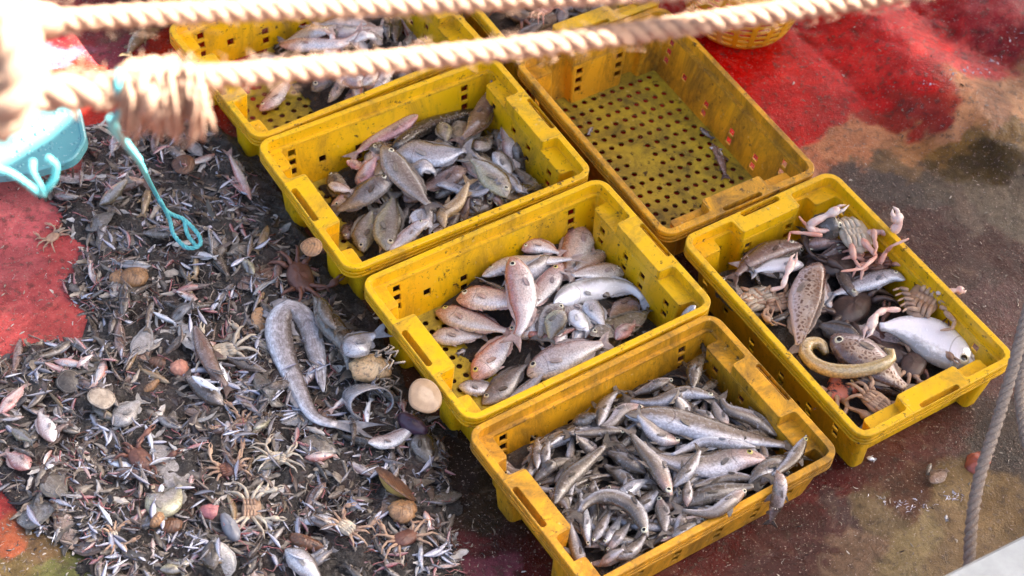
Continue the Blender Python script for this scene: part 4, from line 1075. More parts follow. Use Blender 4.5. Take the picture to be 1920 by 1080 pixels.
crab(*c7(165,42), 34, 2.4, M_CRABPINK, M_CRABPINK, upside=True, label='pink legged crab among silver fish behind the empty crate', group=G7, lift=.02, spread=1.6)
# ---- empty crate leftovers
for pts, dp, sk, lb in ([(1335,268),(1352,300),(1362,338)], 17, 'brown', 'small brown fish left on the floor of the empty crate'), ([(1330,276),(1342,279),(1354,283)], 7, 'silver', 'finger long silver fish beside the brown one in the empty crate'), \
        ([(1312,238),(1322,248),(1338,262)], 9, 'grey', 'small grey scrap of fish at the foot of the empty crate wall'), ([(1112,238),(1106,246),(1104,254)], 7, 'silver', 'tiny silver fish alone near the empty crate holes'):
    j, i = gi(np.array([0.]), np.array([0.]))
    put_fish(pts, dp, 'slim', FM[sk], zs=[.014]*3, label=lb, group='leftover fish in the empty crate', eye=False, clamp=False)

# ------------------------------------------------------------------ round basket
def basket():
    c = at(1380, 97, 0); R0, R1, H = .118, .178, .22
    root = empty('round_basket', (c.x, c.y+.112, 0), .3); tag(root, 'round yellow plastic basket with rows of slots, behind the empty crate', 'basket')
    n = 66; nz = 21; t = .0035
    def P(k, a, s):
        f = k/nz; r = R0+(R1-R0)*f**.85 - (.02*(1-f*6)**2 if f < 1/6 else 0)+s*t; q = 2*math.pi*a/n
        return (r*math.cos(q), r*math.sin(q), H*f+(0 if f > 0 else 0))
    V = [P(k, a, 0) for k in range(nz+1) for a in range(n)]+[P(k, a, -1) for k in range(nz+1) for a in range(n)]
    o_ = (nz+1)*n; F = []
    hole = lambda k, a: (k % 2 == 1 and 3 <= k <= 18) and (a % 3 != 0)
    for k in range(nz):
        for a in range(n):
            b = (a+1) % n; q = (k*n+a, k*n+b, (k+1)*n+b, (k+1)*n+a)
            if hole(k, a): continue
            F.append(q); F.append(tuple(o_+i for i in q[::-1]))
            if hole(k, a-1 if a else n-1): F.append((q[0], q[3], o_+q[3], o_+q[0]))
            if hole(k, b): F.append((q[1], o_+q[1], o_+q[2], q[2]))
            if k+1 < nz and hole(k+1, a): F.append((q[3], q[2], o_+q[2], o_+q[3]))
            if k and hole(k-1, a): F.append((q[0], o_+q[0], o_+q[1], q[1]))
    mk('body', V, F, M_BSK, root, smooth=False)
    V = []; F = []; r = R0-.02
    V = [(0, 0, .004)]+[(r*math.cos(2*math.pi*a/n), r*math.sin(2*math.pi*a/n), .004) for a in range(n)]; V += [(x, y, -.0) for x, y, z in V]
    for a in range(n):
        b = (a+1) % n; F += [(0, 1+a, 1+b), (n+1, n+2+b, n+2+a), (1+a, n+2+a, n+2+b, 1+b)]
    mk('base', V, F, M_BSK, root, smooth=False)
    V, F = [], []
    ringp = [(math.cos(2*math.pi*a/n)*(R1+.004), math.sin(2*math.pi*a/n)*(R1+.004), H) for a in range(n+1)]
    tubegeo(ringp, .009, 8, True, V, F); mk('rim', V, F, M_BSK, root)
basket()

# ------------------------------------------------------------------ heap of bycatch
HP = [(165,240),(330,222),(400,235),(470,262),(560,400),(640,520),(700,600),(735,680),(790,760),(852,800),(838,880),(850,960),(862,1110),(175,1110),(150,1035),(95,1010),(35,960),(5,900),(-60,860),(-60,690),(25,672),(70,640),(128,655),(172,610),(130,540),(158,462),(100,440),(95,385),(60,360),(100,330),(150,318)]
HW = np.array([[*at(*p, 0).to_2d()] for p in HP])
def heapdist(X, Y):
    """signed distance to the outline of the heap, positive inside"""
    ins = np.zeros(X.shape, bool); dm = np.full(X.shape, 9.)
    n = len(HW)
    for i in range(n):
        a, b = HW[i-1], HW[i]
        c = ((a[1] > Y) != (b[1] > Y)); xi = (b[0]-a[0])*(Y-a[1])/(b[1]-a[1]+1e-12)+a[0]; ins ^= c & (X < xi)
        e = b-a; t = np.clip(((X-a[0])*e[0]+(Y-a[1])*e[1])/(e@e), 0, 1)
        dm = np.minimum(dm, np.hypot(X-a[0]-e[0]*t, Y-a[1]-e[1]*t))
    return np.where(ins, dm, -dm)
def heaph(X, Y):
    X = np.asarray(X, float); Y = np.asarray(Y, float)
    d = heapdist(X, Y)+.012*np.sin(40*X+3)*np.sin(37*Y)+.008*np.sin(90*X+50*Y)
    s = np.clip(d/.07, 0, 1); s = s*s*(3-2*s)
    return np.where(d > 0, .006+.022*s+s*(.006*np.sin(23*X+4*Y)*np.sin(19*Y-5*X)+.003*np.sin(61*X+47*Y)), 0)
gx = GX0+GS*(np.arange(GN[0])+.5); gy = GY0+GS*(np.arange(GN[1])+.5); GXX, GYY = np.meshgrid(gx, gy)
hh_ = heaph(GXX, GYY); IN_CR = np.zeros(HG.shape, bool)
for k_, (cx_, cy_, t_) in CR.items():
    IN_CR |= (abs(math.cos(t_)*(GXX-cx_)+math.sin(t_)*(GYY-cy_)) < .308) & (abs(-math.sin(t_)*(GXX-cx_)+math.cos(t_)*(GYY-cy_)) < .214)
HG = np.where(IN_CR, np.maximum(HG, .12), np.maximum(HG, hh_))
def heap_base():
    st = .005; x0, x1 = HW[:, 0].min()-.05, HW[:, 0].max()+.05; y0, y1 = HW[:, 1].min()-.05, HW[:, 1].max()+.05
    xs = np.arange(x0, x1, st); ys = np.arange(y0, y1, st); X, Y = np.meshgrid(xs, ys); H = heaph(X, Y)
    mud = .6*np.sin(31*X+3*np.sin(13*Y))*np.sin(27*Y+2.5*np.sin(17*X))+.4*np.sin(71*X-40*Y)*np.sin(63*Y+22*X)
    H = H+(H > .008)*(.011*np.clip(mud+.05, -.3, 1)+.004*np.sin(140*X+90*Y)*np.sin(120*Y-60*X))
    Z = np.where(H > 0, H, -.012); nx = len(xs); I = np.arange(X.size).reshape(X.shape)
    m = (H[:-1, :-1] > 0) | (H[1:, 1:] > 0) | (H[1:, :-1] > 0) | (H[:-1, 1:] > 0)
    F = np.stack([I[:-1, :-1][m], I[:-1, 1:][m], I[1:, 1:][m], I[1:, :-1][m]], 1).tolist()
    b = MB('bycatch_slurry', .16); co = b.objco(False); n1, n2, n3 = b.noise(co, 22, 7, .75), b.noise(co, 90, 5, .75), b.noise(co, 8, 3)
    c = b.mix(b.ramp(n1, [(.35, (0, 0, 0)), (.65, (1, 1, 1))]), lin(30, 26, 24), lin(88, 82, 76)); c = b.mix(b.ramp(n2, [(.52, (0, 0, 0)), (.68, (1, 1, 1))]), c, lin(112, 106, 100))
    c = b.mix(b.math('MULTIPLY', b.ramp(n3, [(.5, (0, 0, 0)), (.7, (1, 1, 1))]), .4), c, lin(96, 66, 58))
    m_ = b.set(Base_Color=c, Normal=b.bump(b.math('ADD', n1, n2), 1.0, .012))
    tag(mk('bycatch_slurry', np.stack([X, Y, Z], -1).reshape(-1, 3), F, m_), kind='stuff')
heap_base()
def in_heap(margin=.0):
    while True:
        px, py = random.uniform(-10, 860), random.uniform(215, 1085); p = at(px, py, .02)
        j, i = gi(np.array([p.x]), np.array([p.y]))
        if HG[j, i][0] < .075 and heapdist(np.array([p.x]), np.array([p.y]))[0] > margin: return px, py, p
# tiny silver fish ----------------------------------------------------------
def tiny_tpl(seed, slim=.085, ns=6):
    r = random.Random(seed); bd = r.uniform(-.22, .22); pr = np.array(PROF['slim' if seed % 3 else 'pink']); V = []; UV = []; F = []
    us = [0, .06, .15, .3, .5, .68, .82, .88]
    for i, u in enumerate(us):
        d = slim*np.interp(u, pr[:, 0], pr[:, 1])
        for k in range(ns):
            a = 2*math.pi*k/ns; V.append((u-.5, bd*(u-.5)**2*2+d*math.cos(a), d*.55*math.sin(a))); UV.append((u, (math.cos(a)+1)/2))
    for i in range(len(us)-1):
        for k in range(ns): F.append((i*ns+k, i*ns+(k+1) % ns, (i+1)*ns+(k+1) % ns, (i+1)*ns+k))
    F.append(tuple(range(ns-1, -1, -1)))
    b = len(V); yb = bd*.5; e = (len(us)-1)*ns
    V += [(.5, yb+slim*.9, .002), (.46, yb, .003), (.5, yb-slim*.9, .002), (.5, yb+slim*.9, -.002), (.46, yb, -.003), (.5, yb-slim*.9, -.002)]; UV += [(.97, .5)]*6
    F += [(e, b, b+1), (e+ns//2, b+1, b+2), (e, b+1, e+ns//2), (e, b+4, b+3), (e+ns//2, b+5, b+4), (e, e+ns//2, b+4), (b, b+3, b+4, b+1), (b+1, b+4, b+5, b+2)]
    return np.array(V), F, np.array(UV)
M_TINY = fishmat('tiny_silver_skin', lin(110, 108, 128), lin(186, 188, 204), lin(224, 226, 236), slime=.12, rough=.2, metal=.4)
M_TINYG = fishmat('tiny_grey_skin', lin(60, 56, 56), lin(108, 104, 108), lin(156, 154, 160), slime=.35, rough=.18, metal=.2)
M_TINYB = fishmat('tiny_brown_skin', lin(70, 54, 46), lin(112, 92, 80), lin(150, 132, 118), lin(60, 44, 40), .5, slime=.4)
M_TINYR = fishmat('tiny_pink_skin', lin(150, 70, 76), lin(186, 128, 128), lin(206, 176, 170), slime=.3)
TPL = [tiny_tpl(s, random.uniform(.075, .125)) for s in range(14)]
TM = []
for V, F, UV in TPL:
    o = mk('anchovy', V, F, M_TINYG if len(TM) % 3 == 1 else M_TINY, uv=UV); TM.append(o.data); bpy.data.objects.remove(o)
def rotm(a, tilt, rollv):
    return np.array(Matrix.Rotation(a, 3, 'Z') @ Matrix.Rotation(tilt, 3, 'Y') @ Matrix.Rotation(rollv, 3, 'X'))
def stuff(name, N, tpls, mats, lr, zr, margin=.0, tilt=.35, picker=in_heap, clump=0):
    VV = []; FF = []; UU = []; MI = []; b = 0
    p0 = None; a0 = 0
    for q_ in range(N):
        V, F, UV = random.choice(tpls); ln = lr[0]+(lr[1]-lr[0])*random.random()**1.4
        if clump and q_ % clump: 
            p = p0+Vector((random.gauss(0, .022), random.gauss(0, .022), 0)); j, i = gi(np.array([p.x]), np.array([p.y]))
            if HG[j, i][0] > .075 or hh_[j, i][0] < .004: p = p0
            ang = a0+random.gauss(0, .55)
        else:
            px, py, p = picker(margin); p0 = p; ang = a0 = random.uniform(0, 6.283)
        R = rotm(ang+(math.pi if random.random() < .4 else 0), random.gauss(0, tilt), random.gauss(0, .5))
        j, i = gi(np.array([p.x]), np.array([p.y])); z = HG[j, i][0]+random.uniform(*zr)
        VV.append((V*ln)@R.T+np.array([p.x, p.y, z])); FF += [tuple(b+k for k in f) for f in F]; UU.append(UV); b += len(V)
        MI += [random.randrange(len(mats))]*len(F)
    o = mk(name, np.concatenate(VV), FF, mats, uv=np.concatenate(UU), midx=MI); tag(o, kind='stuff'); return o
# shards, worms and legs of the mush
def shard_tpl(seed):
    r = random.Random(seed); n = 9; V = []; UV = []; F = []
    w_ = r.uniform(.12, .4); cv = r.uniform(-.5, .5); h = r.uniform(.05, .25)
    for s in (1, -1):
        for i in range(n):
            u = i/(n-1); ww = w_*math.sin(math.pi*min(1, u*.92+.06))**.7*(1+.2*math.sin(i*2.3+seed))
            for t in (-1, 0, 1):
                V.append((u-.5, cv*(u-.5)**2*2+t*ww*.5, h*(1-abs(t))*.6*math.sin(math.pi*u)+s*.012)); UV.append((u, (t+1)/2))
    m = n*3
    for s in range(2):
        for i in range(n-1):
            for t in range(2):
                q = (s*m+i*3+t, s*m+i*3+t+1, s*m+(i+1)*3+t+1, s*m+(i+1)*3+t); F.append(q if s == 0 else q[::-1])
    for i in range(n-1):
        for t in (0, 2): F.append((i*3+t, (i+1)*3+t, m+(i+1)*3+t, m+i*3+t))
    return np.array(V), F, np.array(UV)
def worm_tpl(seed):
    r = random.Random(seed); P = [(u-.5, r.uniform(-.05, .05)+.5*r.uniform(-.6, .6)*(2*u-1)**2, .06*math.sin(3*u)) for u in np.linspace(0, 1, 6)]
    sp, _ = catmull(P, 9); uv = []; V, F = tubegeo(sp, [.035*(1-.75*(i/8)) for i in range(9)], 5, True, uv=uv)
    return np.array([tuple(v) for v in V]), F, np.array(uv)
SH = [shard_tpl(s) for s in range(16)]; WM = [worm_tpl(s) for s in range(12)]
M_MUSH = [simple('mush_'+n, lin(*a), lin(*b), 70, .18, .6, 120, rnd=.6) for n, a, b in (('grey', (124, 114, 102), (80, 72, 64)), ('brown', (98, 84, 74), (62, 52, 46)), ('beige', (164, 152, 136), (120, 108, 96)), ('rust', (122, 72, 54), (86, 52, 44)), ('pink', (176, 116, 112), (140, 84, 86)), ('dark', (52, 46, 44), (34, 30, 30)), ('pale', (196, 190, 182), (150, 142, 134)))]
stuff('mixed_mush', 2900, SH, [M_MUSH[i] for i in (0, 1, 0, 1, 5, 6, 0, 2)], (.016, .062), (-.008, .004), tilt=.25)
stuff('stringy_scraps', 1000, WM, [M_MUSH[i] for i in (2, 3, 1, 4, 2)], (.02, .055), (0, .009), tilt=.2)
# things in the heap one can tell apart --------------------------------------
LM = [((80,260),'the turquoise board'),((345,440),'the turquoise cord loop'),((250,520),'the round tan shell'),((565,650),'the bent silver lizardfish'),((700,690),'the fibrous shell cluster'),((795,740),'the cream bivalve'),
 ((740,930),'the scallop shells'),((570,1015),'the rust brown sea cucumber'),((320,880),'the big grey ray piece'),((120,980),'the pinkish sole'),((420,660),'the cream crab'),((60,600),'the bare red deck'),((500,960),'the tangle of crab legs'),
 ((300,170),'the frayed rope knot'),((560,520),'the red brown crab'),((585,463),'the brown disc shell'),((30,760),'the deck edge'),((230,770),'the white folded fish'),((640,980),'the crab claw scraps'),((400,360),'the grey-fish crate wall'),((430,990),'the glassy squid')]
def near(px, py): return min(LM, key=lambda l: math.dist(l[0], (px, py)))[1]
GH = 'fish and scraps in the bycatch heap'
def heap_fish(pts, dp, shape, skin, lab=None, **kw):
    if lab is None: lab = f"{NAMES[skin]} near {near(*pts[len(pts)//2])}, facing {dirword(pts[0], pts[-1])}"
    kw.setdefault('nr', 14); kw.setdefault('ns', 8); kw.setdefault('eye', False)
    return put_fish(pts, dp, shape, FM[skin], z0=.03, label=lab, group=kw.pop('group', GH), fin=FINOF.get(skin), **kw)
def rand_fish(N, shapes, skins, lr, rr, lift=(0, .004), **kw):
    for k in range(N):
        px, py, p = in_heap(.015); a = random.uniform(0, 6.283); ln = random.uniform(*lr); bd = random.uniform(-.35, .35)
        pts = [(px+math.cos(a)*ln*s-math.sin(a)*bd*ln*s*s, py+(math.sin(a)*ln*s+math.cos(a)*bd*ln*s*s)*.8) for s in (-.5, -.15, .2, .5)]
        ends = [at(*q, .02) for q in pts]; j, i = gi(np.array([e.x for e in ends]), np.array([e.y for e in ends]))
        if HG[j, i].max() > .075: continue
        sh = random.choice(shapes); sk = random.choice(skins)
        heap_fish(pts, ln*random.uniform(*rr), sh, sk, roll=random.choice((0, 0, 0, 30, -30, 80)) if sh != 'flat' else random.uniform(-15, 15), flag=random.choice((1, -1)), lift=random.uniform(*lift), **kw)
def fry_pick(margin):
    while True:
        px, py, p = in_heap(margin); j, i = gi(np.array([p.x]), np.array([p.y]))
        if HG[j, i][0]-hh_[j, i][0] < .006 or random.random() < .12: return px, py, p
rand_fish(44, ['flat'], ['flatgrey', 'flattan', 'brown', 'flatpale'], (45, 100), (.26, .40), sink=.5)
rand_fish(95, ['slim', 'slim', 'pink'], ['dark', 'brown', 'grey', 'tan', 'lizard'], (45, 100), (.16, .28), sink=.1)
rand_fish(34, ['slim', 'pink'], ['pink', 'red', 'pale'], (35, 75), (.18, .30), sink=.1)
rand_fish(44, ['pink', 'deep', 'slim'], ['silver', 'grey', 'deep', 'white'], (40, 80), (.26, .42), sink=.1)
stuff('small_fry', 3200, TPL, [M_TINY, M_TINYG, M_TINYG, M_TINYB, M_TINYG, M_TINYB, M_TINYR], (.016, .05), (-.005, .005), tilt=.25, picker=fry_pick, clump=9)
for r in [
 ([(340,920),(315,870),(270,820)], 74, 'flat', 'flatpale', 'big grey ray piece in the front part of the heap'),
 ([(135,1030),(125,985),(100,935)], 54, 'flat', 'flattan', 'pinkish sole at the front edge of the heap'),
 ([(30,975),(70,960),(110,950)], 60, 'flat', 'flatgrey', 'grey flatfish slipping off the heap onto the deck'),
 ([(85,890),(105,915),(130,930)], 58, 'flat', 'flatgrey', 'olive flatfish above the pinkish sole'),
 ([(250,665),(268,640),(280,600)], 44, 'flat', 'flatpale', 'leaf shaped pale flatfish below the round tan shell'),
 ([(385,655),(360,632),(335,600)], 50, 'flat', 'flatpale', 'pale mottled flatfish beside the cream crab'),
 ([(160,430),(185,415),(218,395)], 30, 'flat', 'flatgrey', 'grey flatfish below the turquoise board'),
 ([(190,470),(200,450),(215,430)], 40, 'flat', 'flatgrey', 'dark round flatfish by the bare red deck patch'),
 ([(215,800),(240,770),(270,745)], 44, 'pink', 'flatpale', 'white folded fish in the front part of the heap'),
 ([(275,930),(310,945),(345,900)], 50, 'deep', 'deep', 'olive fish with a shining eye by the big grey ray piece'),
 ([(0,775),(25,745),(52,715)], 26, 'pink', 'red', 'red pink fish sticking out at the edge of the deck'),
 ([(55,880),(30,860),(5,845)], 40, 'deep', 'red', 'pale fish with a red belly at the edge of the deck'),
 ([(100,830),(85,800),(70,765)], 36, 'pink', 'pale', 'lilac pale fish by the deck edge'),
 ([(400,1070),(395,1040),(405,1000)], 40, 'slim', 'dark', 'dark fish with a green eye at the front of the heap'),
 ([(410,1085),(425,1050),(400,1010)], 44, 'flat', 'flatpale', 'pale brown flatfish at the front of the heap'),
 ([(535,1030),(570,1060),(610,1100)], 44, 'slim', 'silver', 'speckled silver fish near the rust brown sea cucumber'),
 ([(515,810),(535,850),(560,890)], 34, 'flat', 'flatpale', 'white strip of fish above the crab legs'),
 ([(560,830),(590,835),(640,850)], 46, 'flat', 'flatgrey', 'grey flatfish behind the white strip'),
 ([(590,555),(620,610),(650,650),(660,720)], 44, 'slim', 'dark', 'dark slimy fish behind the bent silver lizardfish'),
 ([(690,830),(740,822),(790,790)], 28, 'pink', 'pale', 'pale pink fish below the cream bivalve'),
 ([(785,810),(800,850),(810,880)], 46, 'deep', 'dark', 'dark round fish next to the lizardfish crate'),
 ([(520,790),(560,780),(620,790)], 40, 'flat', 'flatpale', 'pale translucent fish under the bent lizardfish tail'),
 ([(365,610),(400,690),(440,740)], 34, 'slim', 'brown', 'brown fish running past the cream crab'),
 ([(420,760),(380,730),(340,700)], 36, 'slim', 'grey', 'long grey fish near the orange ball'),
 ([(470,340),(440,310),(425,280)], 18, 'slim', 'pink', 'thin red fish by the frayed knot'),
 ([(480,700),(510,740),(540,760)], 40, 'flat', 'flatgrey', 'grey flatfish beneath the bent silver lizardfish'),
 ([(600,560),(615,600),(640,625)], 30, 'slim', 'dark', 'dark goby above the fibrous shell cluster'),
]:
    heap_fish(r[0], r[1]*(.78 if r[2] == 'flat' else 1), r[2], r[3], r[4], lift=.001, nr=22, ns=12)
heap_fish([(606,735),(594,670),(575,605),(545,578),(522,605),(530,660),(560,730),(592,785),(650,800),(715,820)], 47, 'longslim', 'blotched', 'bent silver lizardfish, the longest fish of the heap', nr=40, ns=14, eye=True, lift=.0, wob=.06, sink=.4)
heap_fish([(646,672),(664,655),(690,642),(716,640)], 52, 'pink', 'silver', 'silver fish wrapped over the fibrous shell cluster', nr=20, ns=12, lift=.03)

def place(px, py, lift=0.0):
    p = at(px, py, .03); j, i = gi(np.array([p.x]), np.array([p.y])); return at(px, py, HG[j, i][0]+lift)
def blob(name, px, py, wpx, asp, hgt, mat, label, cat, rot=0, bumpn=0, group=GH, lift=0, tail=0):
    c = place(px, py, lift); r = wpx/2/(FPX/(c-CAM).length); V = []; F = []; n, R = 26, 12
    for k in range(R+1):
        ph = -math.pi/2+math.pi*k/R
        for a in range(n):
            q = 2*math.pi*a/n; rr_ = 1+.05*math.sin(3*q+px)+.03*math.sin(7*q+5*ph+py)+(bumpn and .06*math.sin(bumpn*q)*math.cos(ph)+.05*math.sin(bumpn*ph))
            tp = 1-tail*.5*(math.cos(q)+1)*.5
            V.append((r*rr_*math.cos(q)*math.cos(ph)*(1+tail*.4*max(0, math.cos(q))), r*rr_*asp*tp*math.sin(q)*math.cos(ph), r*hgt*rr_*math.sin(ph)))
    for k in range(R):
        for a in range(n): F.append((k*n+a, k*n+(a+1) % n, (k+1)*n+(a+1) % n, (k+1)*n+a))
    o = mk(name, V, F, mat, loc=c); o.rotation_euler = (0, random.uniform(-.2, .2), rot)
    tag(o, label, cat, group); return o
def bivalve(px, py, wpx, mat, matin, label, rot=0, up=True, tiltx=.3, ribs=0, group=GH, lift=.008):
    c = place(px, py, lift); r = wpx/2/(FPX/(c-CAM).length); root = empty('shell', c, rot); root.rotation_euler = (tiltx, 0, rot); tag(root, label, 'shell', group)
    n, R = 40, 8
    def cup(sgn, depth, th):
        V = []; F = []
        for s in (0, 1):
            for k in range(R+1):
                f = k/R
                for a in range(n):
                    q = 2*math.pi*a/n; hinge = .16*math.exp(-((q-math.pi)/.5)**2); rad = r*f*(1-.06*math.cos(2*q)+hinge*f)*(1+(.02*math.cos(ribs*q)*f if ribs else 0))
                    z = sgn*(depth*r*(1-f**2.2)+(.012*r*math.cos(ribs*q)*f if ribs else .008*r*math.sin(f*40)))-s*sgn*th
                    V.append((rad*math.cos(q), rad*math.sin(q), z))
        m = (R+1)*n
        for s in range(2):
            for k in range(R):
                for a in range(n):
                    q = (s*m+k*n+a, s*m+k*n+(a+1) % n, s*m+(k+1)*n+(a+1) % n, s*m+(k+1)*n+a); F.append(q if s == 0 else q[::-1])
        for a in range(n): F.append((R*n+a, R*n+(a+1) % n, m+R*n+(a+1) % n, m+R*n+a))
        return V, F
    mk('upper_valve', *cup(1, .15, .0015), mat, root); mk('lower_valve', *cup(-1, .48, .0015), matin, root)
    root.children[1].scale = (1.13, 1.13, 1.2)
    return root
blob('shell', 250, 520, 54, .95, .55, M_SHELLTAN, 'round tan shell the size of a fist at the edge of the heap', 'shell', .5, 0, tail=.25, lift=.008)
blob('shell', 222, 520, 36, .9, .6, M_SHELLTAN, 'smaller tan shell tucked against the round one', 'shell', 1.5)
blob('sea_urchin', 337, 690, 34, 1, .8, simple('orange_urchin', lin(206, 150, 124), lin(176, 112, 92), 90, .6, .9, 160), 'bumpy orange ball like a sea urchin in the heap', 'sea urchin', 0, 9, lift=.006)
blob('sea_cucumber', 572, 1018, 66, .5, .45, M_SHELLBROWN, 'rust brown sea cucumber in the front part of the heap', 'sea cucumber', -.2, 0, tail=.4, lift=.006)
blob('shell', 300, 680, 44, .6, .5, M_SHELLBROWN, 'dark red brown lump beside the orange ball', 'shell', .2)
blob('squid', 432, 990, 58, .62, .45, simple('squid_skin', lin(128, 130, 136), lin(104, 104, 110), 30, .15, .2), 'glassy grey squid near the front of the heap', 'squid', 2.2, 0, tail=.7, lift=.006)
blob('mussel', 772, 795, 62, .62, .5, M_SHELLPURPLE, 'dark purple mussel below the cream bivalve', 'mussel', -.5, 0, tail=.4)
blob('shell', 283, 725, 34, .55, .5, M_SHELLTAN, 'small amber shell near the orange ball', 'shell', .9, 0, tail=.5, lift=.006)
blob('shell', 295, 975, 36, .6, .6, M_SHELLTAN, 'tan shell beside the glassy squid', 'shell', 1.2, 0, lift=.006)
blob('shell', 320, 985, 46, .7, .5, M_SHELLBROWN, 'brown shell beside the tan one at the front', 'shell', .2, 0, lift=.004)
blob('sea_squirt', 395, 960, 40, .8, .6, M_MUSH[4], 'warty pink lump above the glassy squid', 'sea squirt', 0, 8, lift=.006)
blob('octopus', 1832, 868, 52, .8, .45, simple('octopus_skin', lin(176, 96, 78), lin(120, 66, 56), 26, .3, .4), 'small reddish octopus lying on the deck behind the brown rope', 'octopus', .8, 5, group='scraps on the deck', tail=.3)
blob('shell', 755, 958, 54, .95, .5, M_SHELLTAN, 'ridged tan shell under the open scallop', 'shell', .6, 11, lift=.012)
bivalve(742, 905, 84, M_SHELLBROWN, M_CRABYEL, 'brown scallop with a yellow edge standing in the heap', 2.4, tiltx=.9, ribs=16, lift=.02)
bivalve(798, 742, 58, M_BIVALVE, M_SHELLPURPLE, 'cream topped bivalve with a purple rim beside the pink-fish crate', .8, tiltx=.45, lift=.010)
bivalve(585, 463, 36, M_SHELLTAN, M_SHELLBROWN, 'brown disc shell beside the grey-fish crate', 0, tiltx=.1)
bivalve(345, 308, 38, M_SHELLBROWN, M_SHELLBROWN, 'brown disc shell near the frayed knot', 0, tiltx=.1)
bivalve(495, 600, 44, M_SHELLTAN, M_CRABPALE, 'open shell with a pale inside left of the bent lizardfish', 1.0, tiltx=.5)
bivalve(190, 745, 44, M_MUSH[2], M_MUSH[0], 'cream shell half with ribs near the bumpy orange ball', 2.0, tiltx=.3, ribs=18)
bivalve(130, 715, 40, M_MUSH[0], M_MUSH[2], 'grey clam by the bare red deck', .3, tiltx=.3)
# a torn fish head with a round open mouth, and the fibrous ball
def fish_head():
    c = place(690, 752, .02); V = []; F = []; n = 26; r = 47/(FPX/(c-CAM).length)
    prof = [(1.0, .35), (1.02, .2), (.95, -.25), (.8, -.75), (.55, -1.2), (.2, -1.5)]
    pr2 = [(p[0]-.09, p[1]) for p in prof[::-1]][1:]
    rows = prof+pr2 if False else prof
    for s in (0, 1):
        for (q, z) in rows:
            for a in range(n):
                t = 2*math.pi*a/n; V.append(((q-s*.08)*r*math.cos(t), (q-s*.08)*r*.66*math.sin(t)*(1+.1*math.sin(2*t)), z*r+s*.002))
    m = len(rows)*n
    for s in range(2):
        for k in range(len(rows)-1):
            for a in range(n):
                q = (s*m+k*n+a, s*m+k*n+(a+1) % n, s*m+(k+1)*n+(a+1) % n, s*m+(k+1)*n+a); F.append(q if s else q[::-1])
    for a in range(n): F.append((a, (a+1) % n, m+(a+1) % n, m+a))
    uv = [(.3+.1*(v[2]), .45) for v in V]
    o = mk('gaping_fish', V, F, FM['silver'], uv=uv, loc=c); o.rotation_euler = (1.0, .35, .45); tag(o, 'severed silver fish head with a round gaping mouth below the fibrous cluster', 'fish head', GH)
fish_head()
blob('shell', 694, 690, 80, .8, .5, M_SHELLCREAM, 'fibrous cream shell cluster beside the pink-fish crate', 'shell', .3, 7, lift=.012)
V, F = [], []
for k in range(26):
    p = place(720+random.uniform(-18, 22), 690+random.uniform(-28, 40), .03); q = p+Vector((random.uniform(-.02, .03), random.uniform(-.05, .05), random.uniform(-.01, .01)))
    tubegeo([p, p.lerp(q, .5)+Vector((.012, 0, .008)), q], [.0025, .0022, .001], 5, True, V, F)
tag(mk('byssus_fibres', V, F, M_MUSH[2]), kind='stuff')
for a in [(420,660,60,2.0,M_CRABPALE,M_CRABPALE,True,'cream crab on its back right of the pale mottled flatfish',1.3),(560,520,76,.4,M_CRABBROWN,M_CRABBROWN,False,'red brown crab against the grey-fish crate',1.0),
          (100,445,30,2.6,M_CRABTAN,M_CRABTAN,False,'small tan crab crawling shape on the bare red deck',1.5),(520,860,44,1.6,M_CRABPALE,M_CRABPALE,True,'pale crab with long folded legs right of the big grey ray piece',1.7),
          (470,955,56,.2,M_CRABTAN,M_CRABPALE,True,'pile of beige crab legs in the front part of the heap',1.4),(650,990,46,1.0,M_CRABPALE,M_CRABTAN,True,'small cream crab right of the rust brown sea cucumber',1.4),
          (760,1010,50,2.2,M_CRABBROWN,M_CRABTAN,False,'brown crab at the heap edge near the dark deck',1.4),(450,800,44,2.9,M_CRABTAN,M_CRABTAN,True,'tan crab in the middle of the heap below the cream crab',1.3),
          (262,862,60,.9,M_CRABBROWN,M_CRABBROWN,False,'dark brown crab beside the big grey ray piece',.9),(430,880,50,2.0,M_CRABBROWN,M_CRABTAN,True,'hairy brown crab near the crab legs',1.0),
          (215,1010,40,.4,M_CRABPALE,M_CRABTAN,True,'cream crab at the front edge among silver fish',1.0)]:
    crab(a[0], a[1], a[2], a[3], a[4], a[5], upside=a[6], label=a[7], spread=a[8], group='crabs in the bycatch heap', lift=-.004)
GT = 'tiny silver fish strewn over the bycatch heap'
spots = []
while len(spots) < 290:
    px, py, p = in_heap(.004); a_ = random.uniform(0, 6.283)
    for q_ in range(random.randint(1, 7)):
        x, y = px+random.gauss(0, 22), py+random.gauss(0, 17); p = at(x, y, .02); j, i = gi(np.array([p.x]), np.array([p.y]))
        if HG[j, i][0] < .075 and hh_[j, i][0] > .004: spots.append((x, y, a_+random.gauss(0, .6)))
for q in [(640,0),]: pass
for (px, py) in [(160,940),(180,960),(195,985),(175,1000),(210,1020),(235,985),(250,995),(225,1040),(245,1045),(180,1050)]: spots.append((px, py, random.uniform(0, 6.283)))
for k, (px, py, a_) in enumerate(spots):
    me = TM[k % len(TM)]; c = place(px, py, .003)
    o = bpy.data.objects.new('anchovy', me); COL.objects.link(o); s = .03+.034*random.random()**1.3; o.location = c; o.scale = (s, s, s)
    o.rotation_euler = (random.gauss(0, .4), random.gauss(0, .2), a_)
    tag(o, 'tiny silver fish strewn on top of the bycatch heap', 'anchovy', GT)
rand_fish(16, ['slim'], ['lizpale', 'silver', 'white'], (40, 70), (.16, .22), lift=(.004, .01), sink=.1)

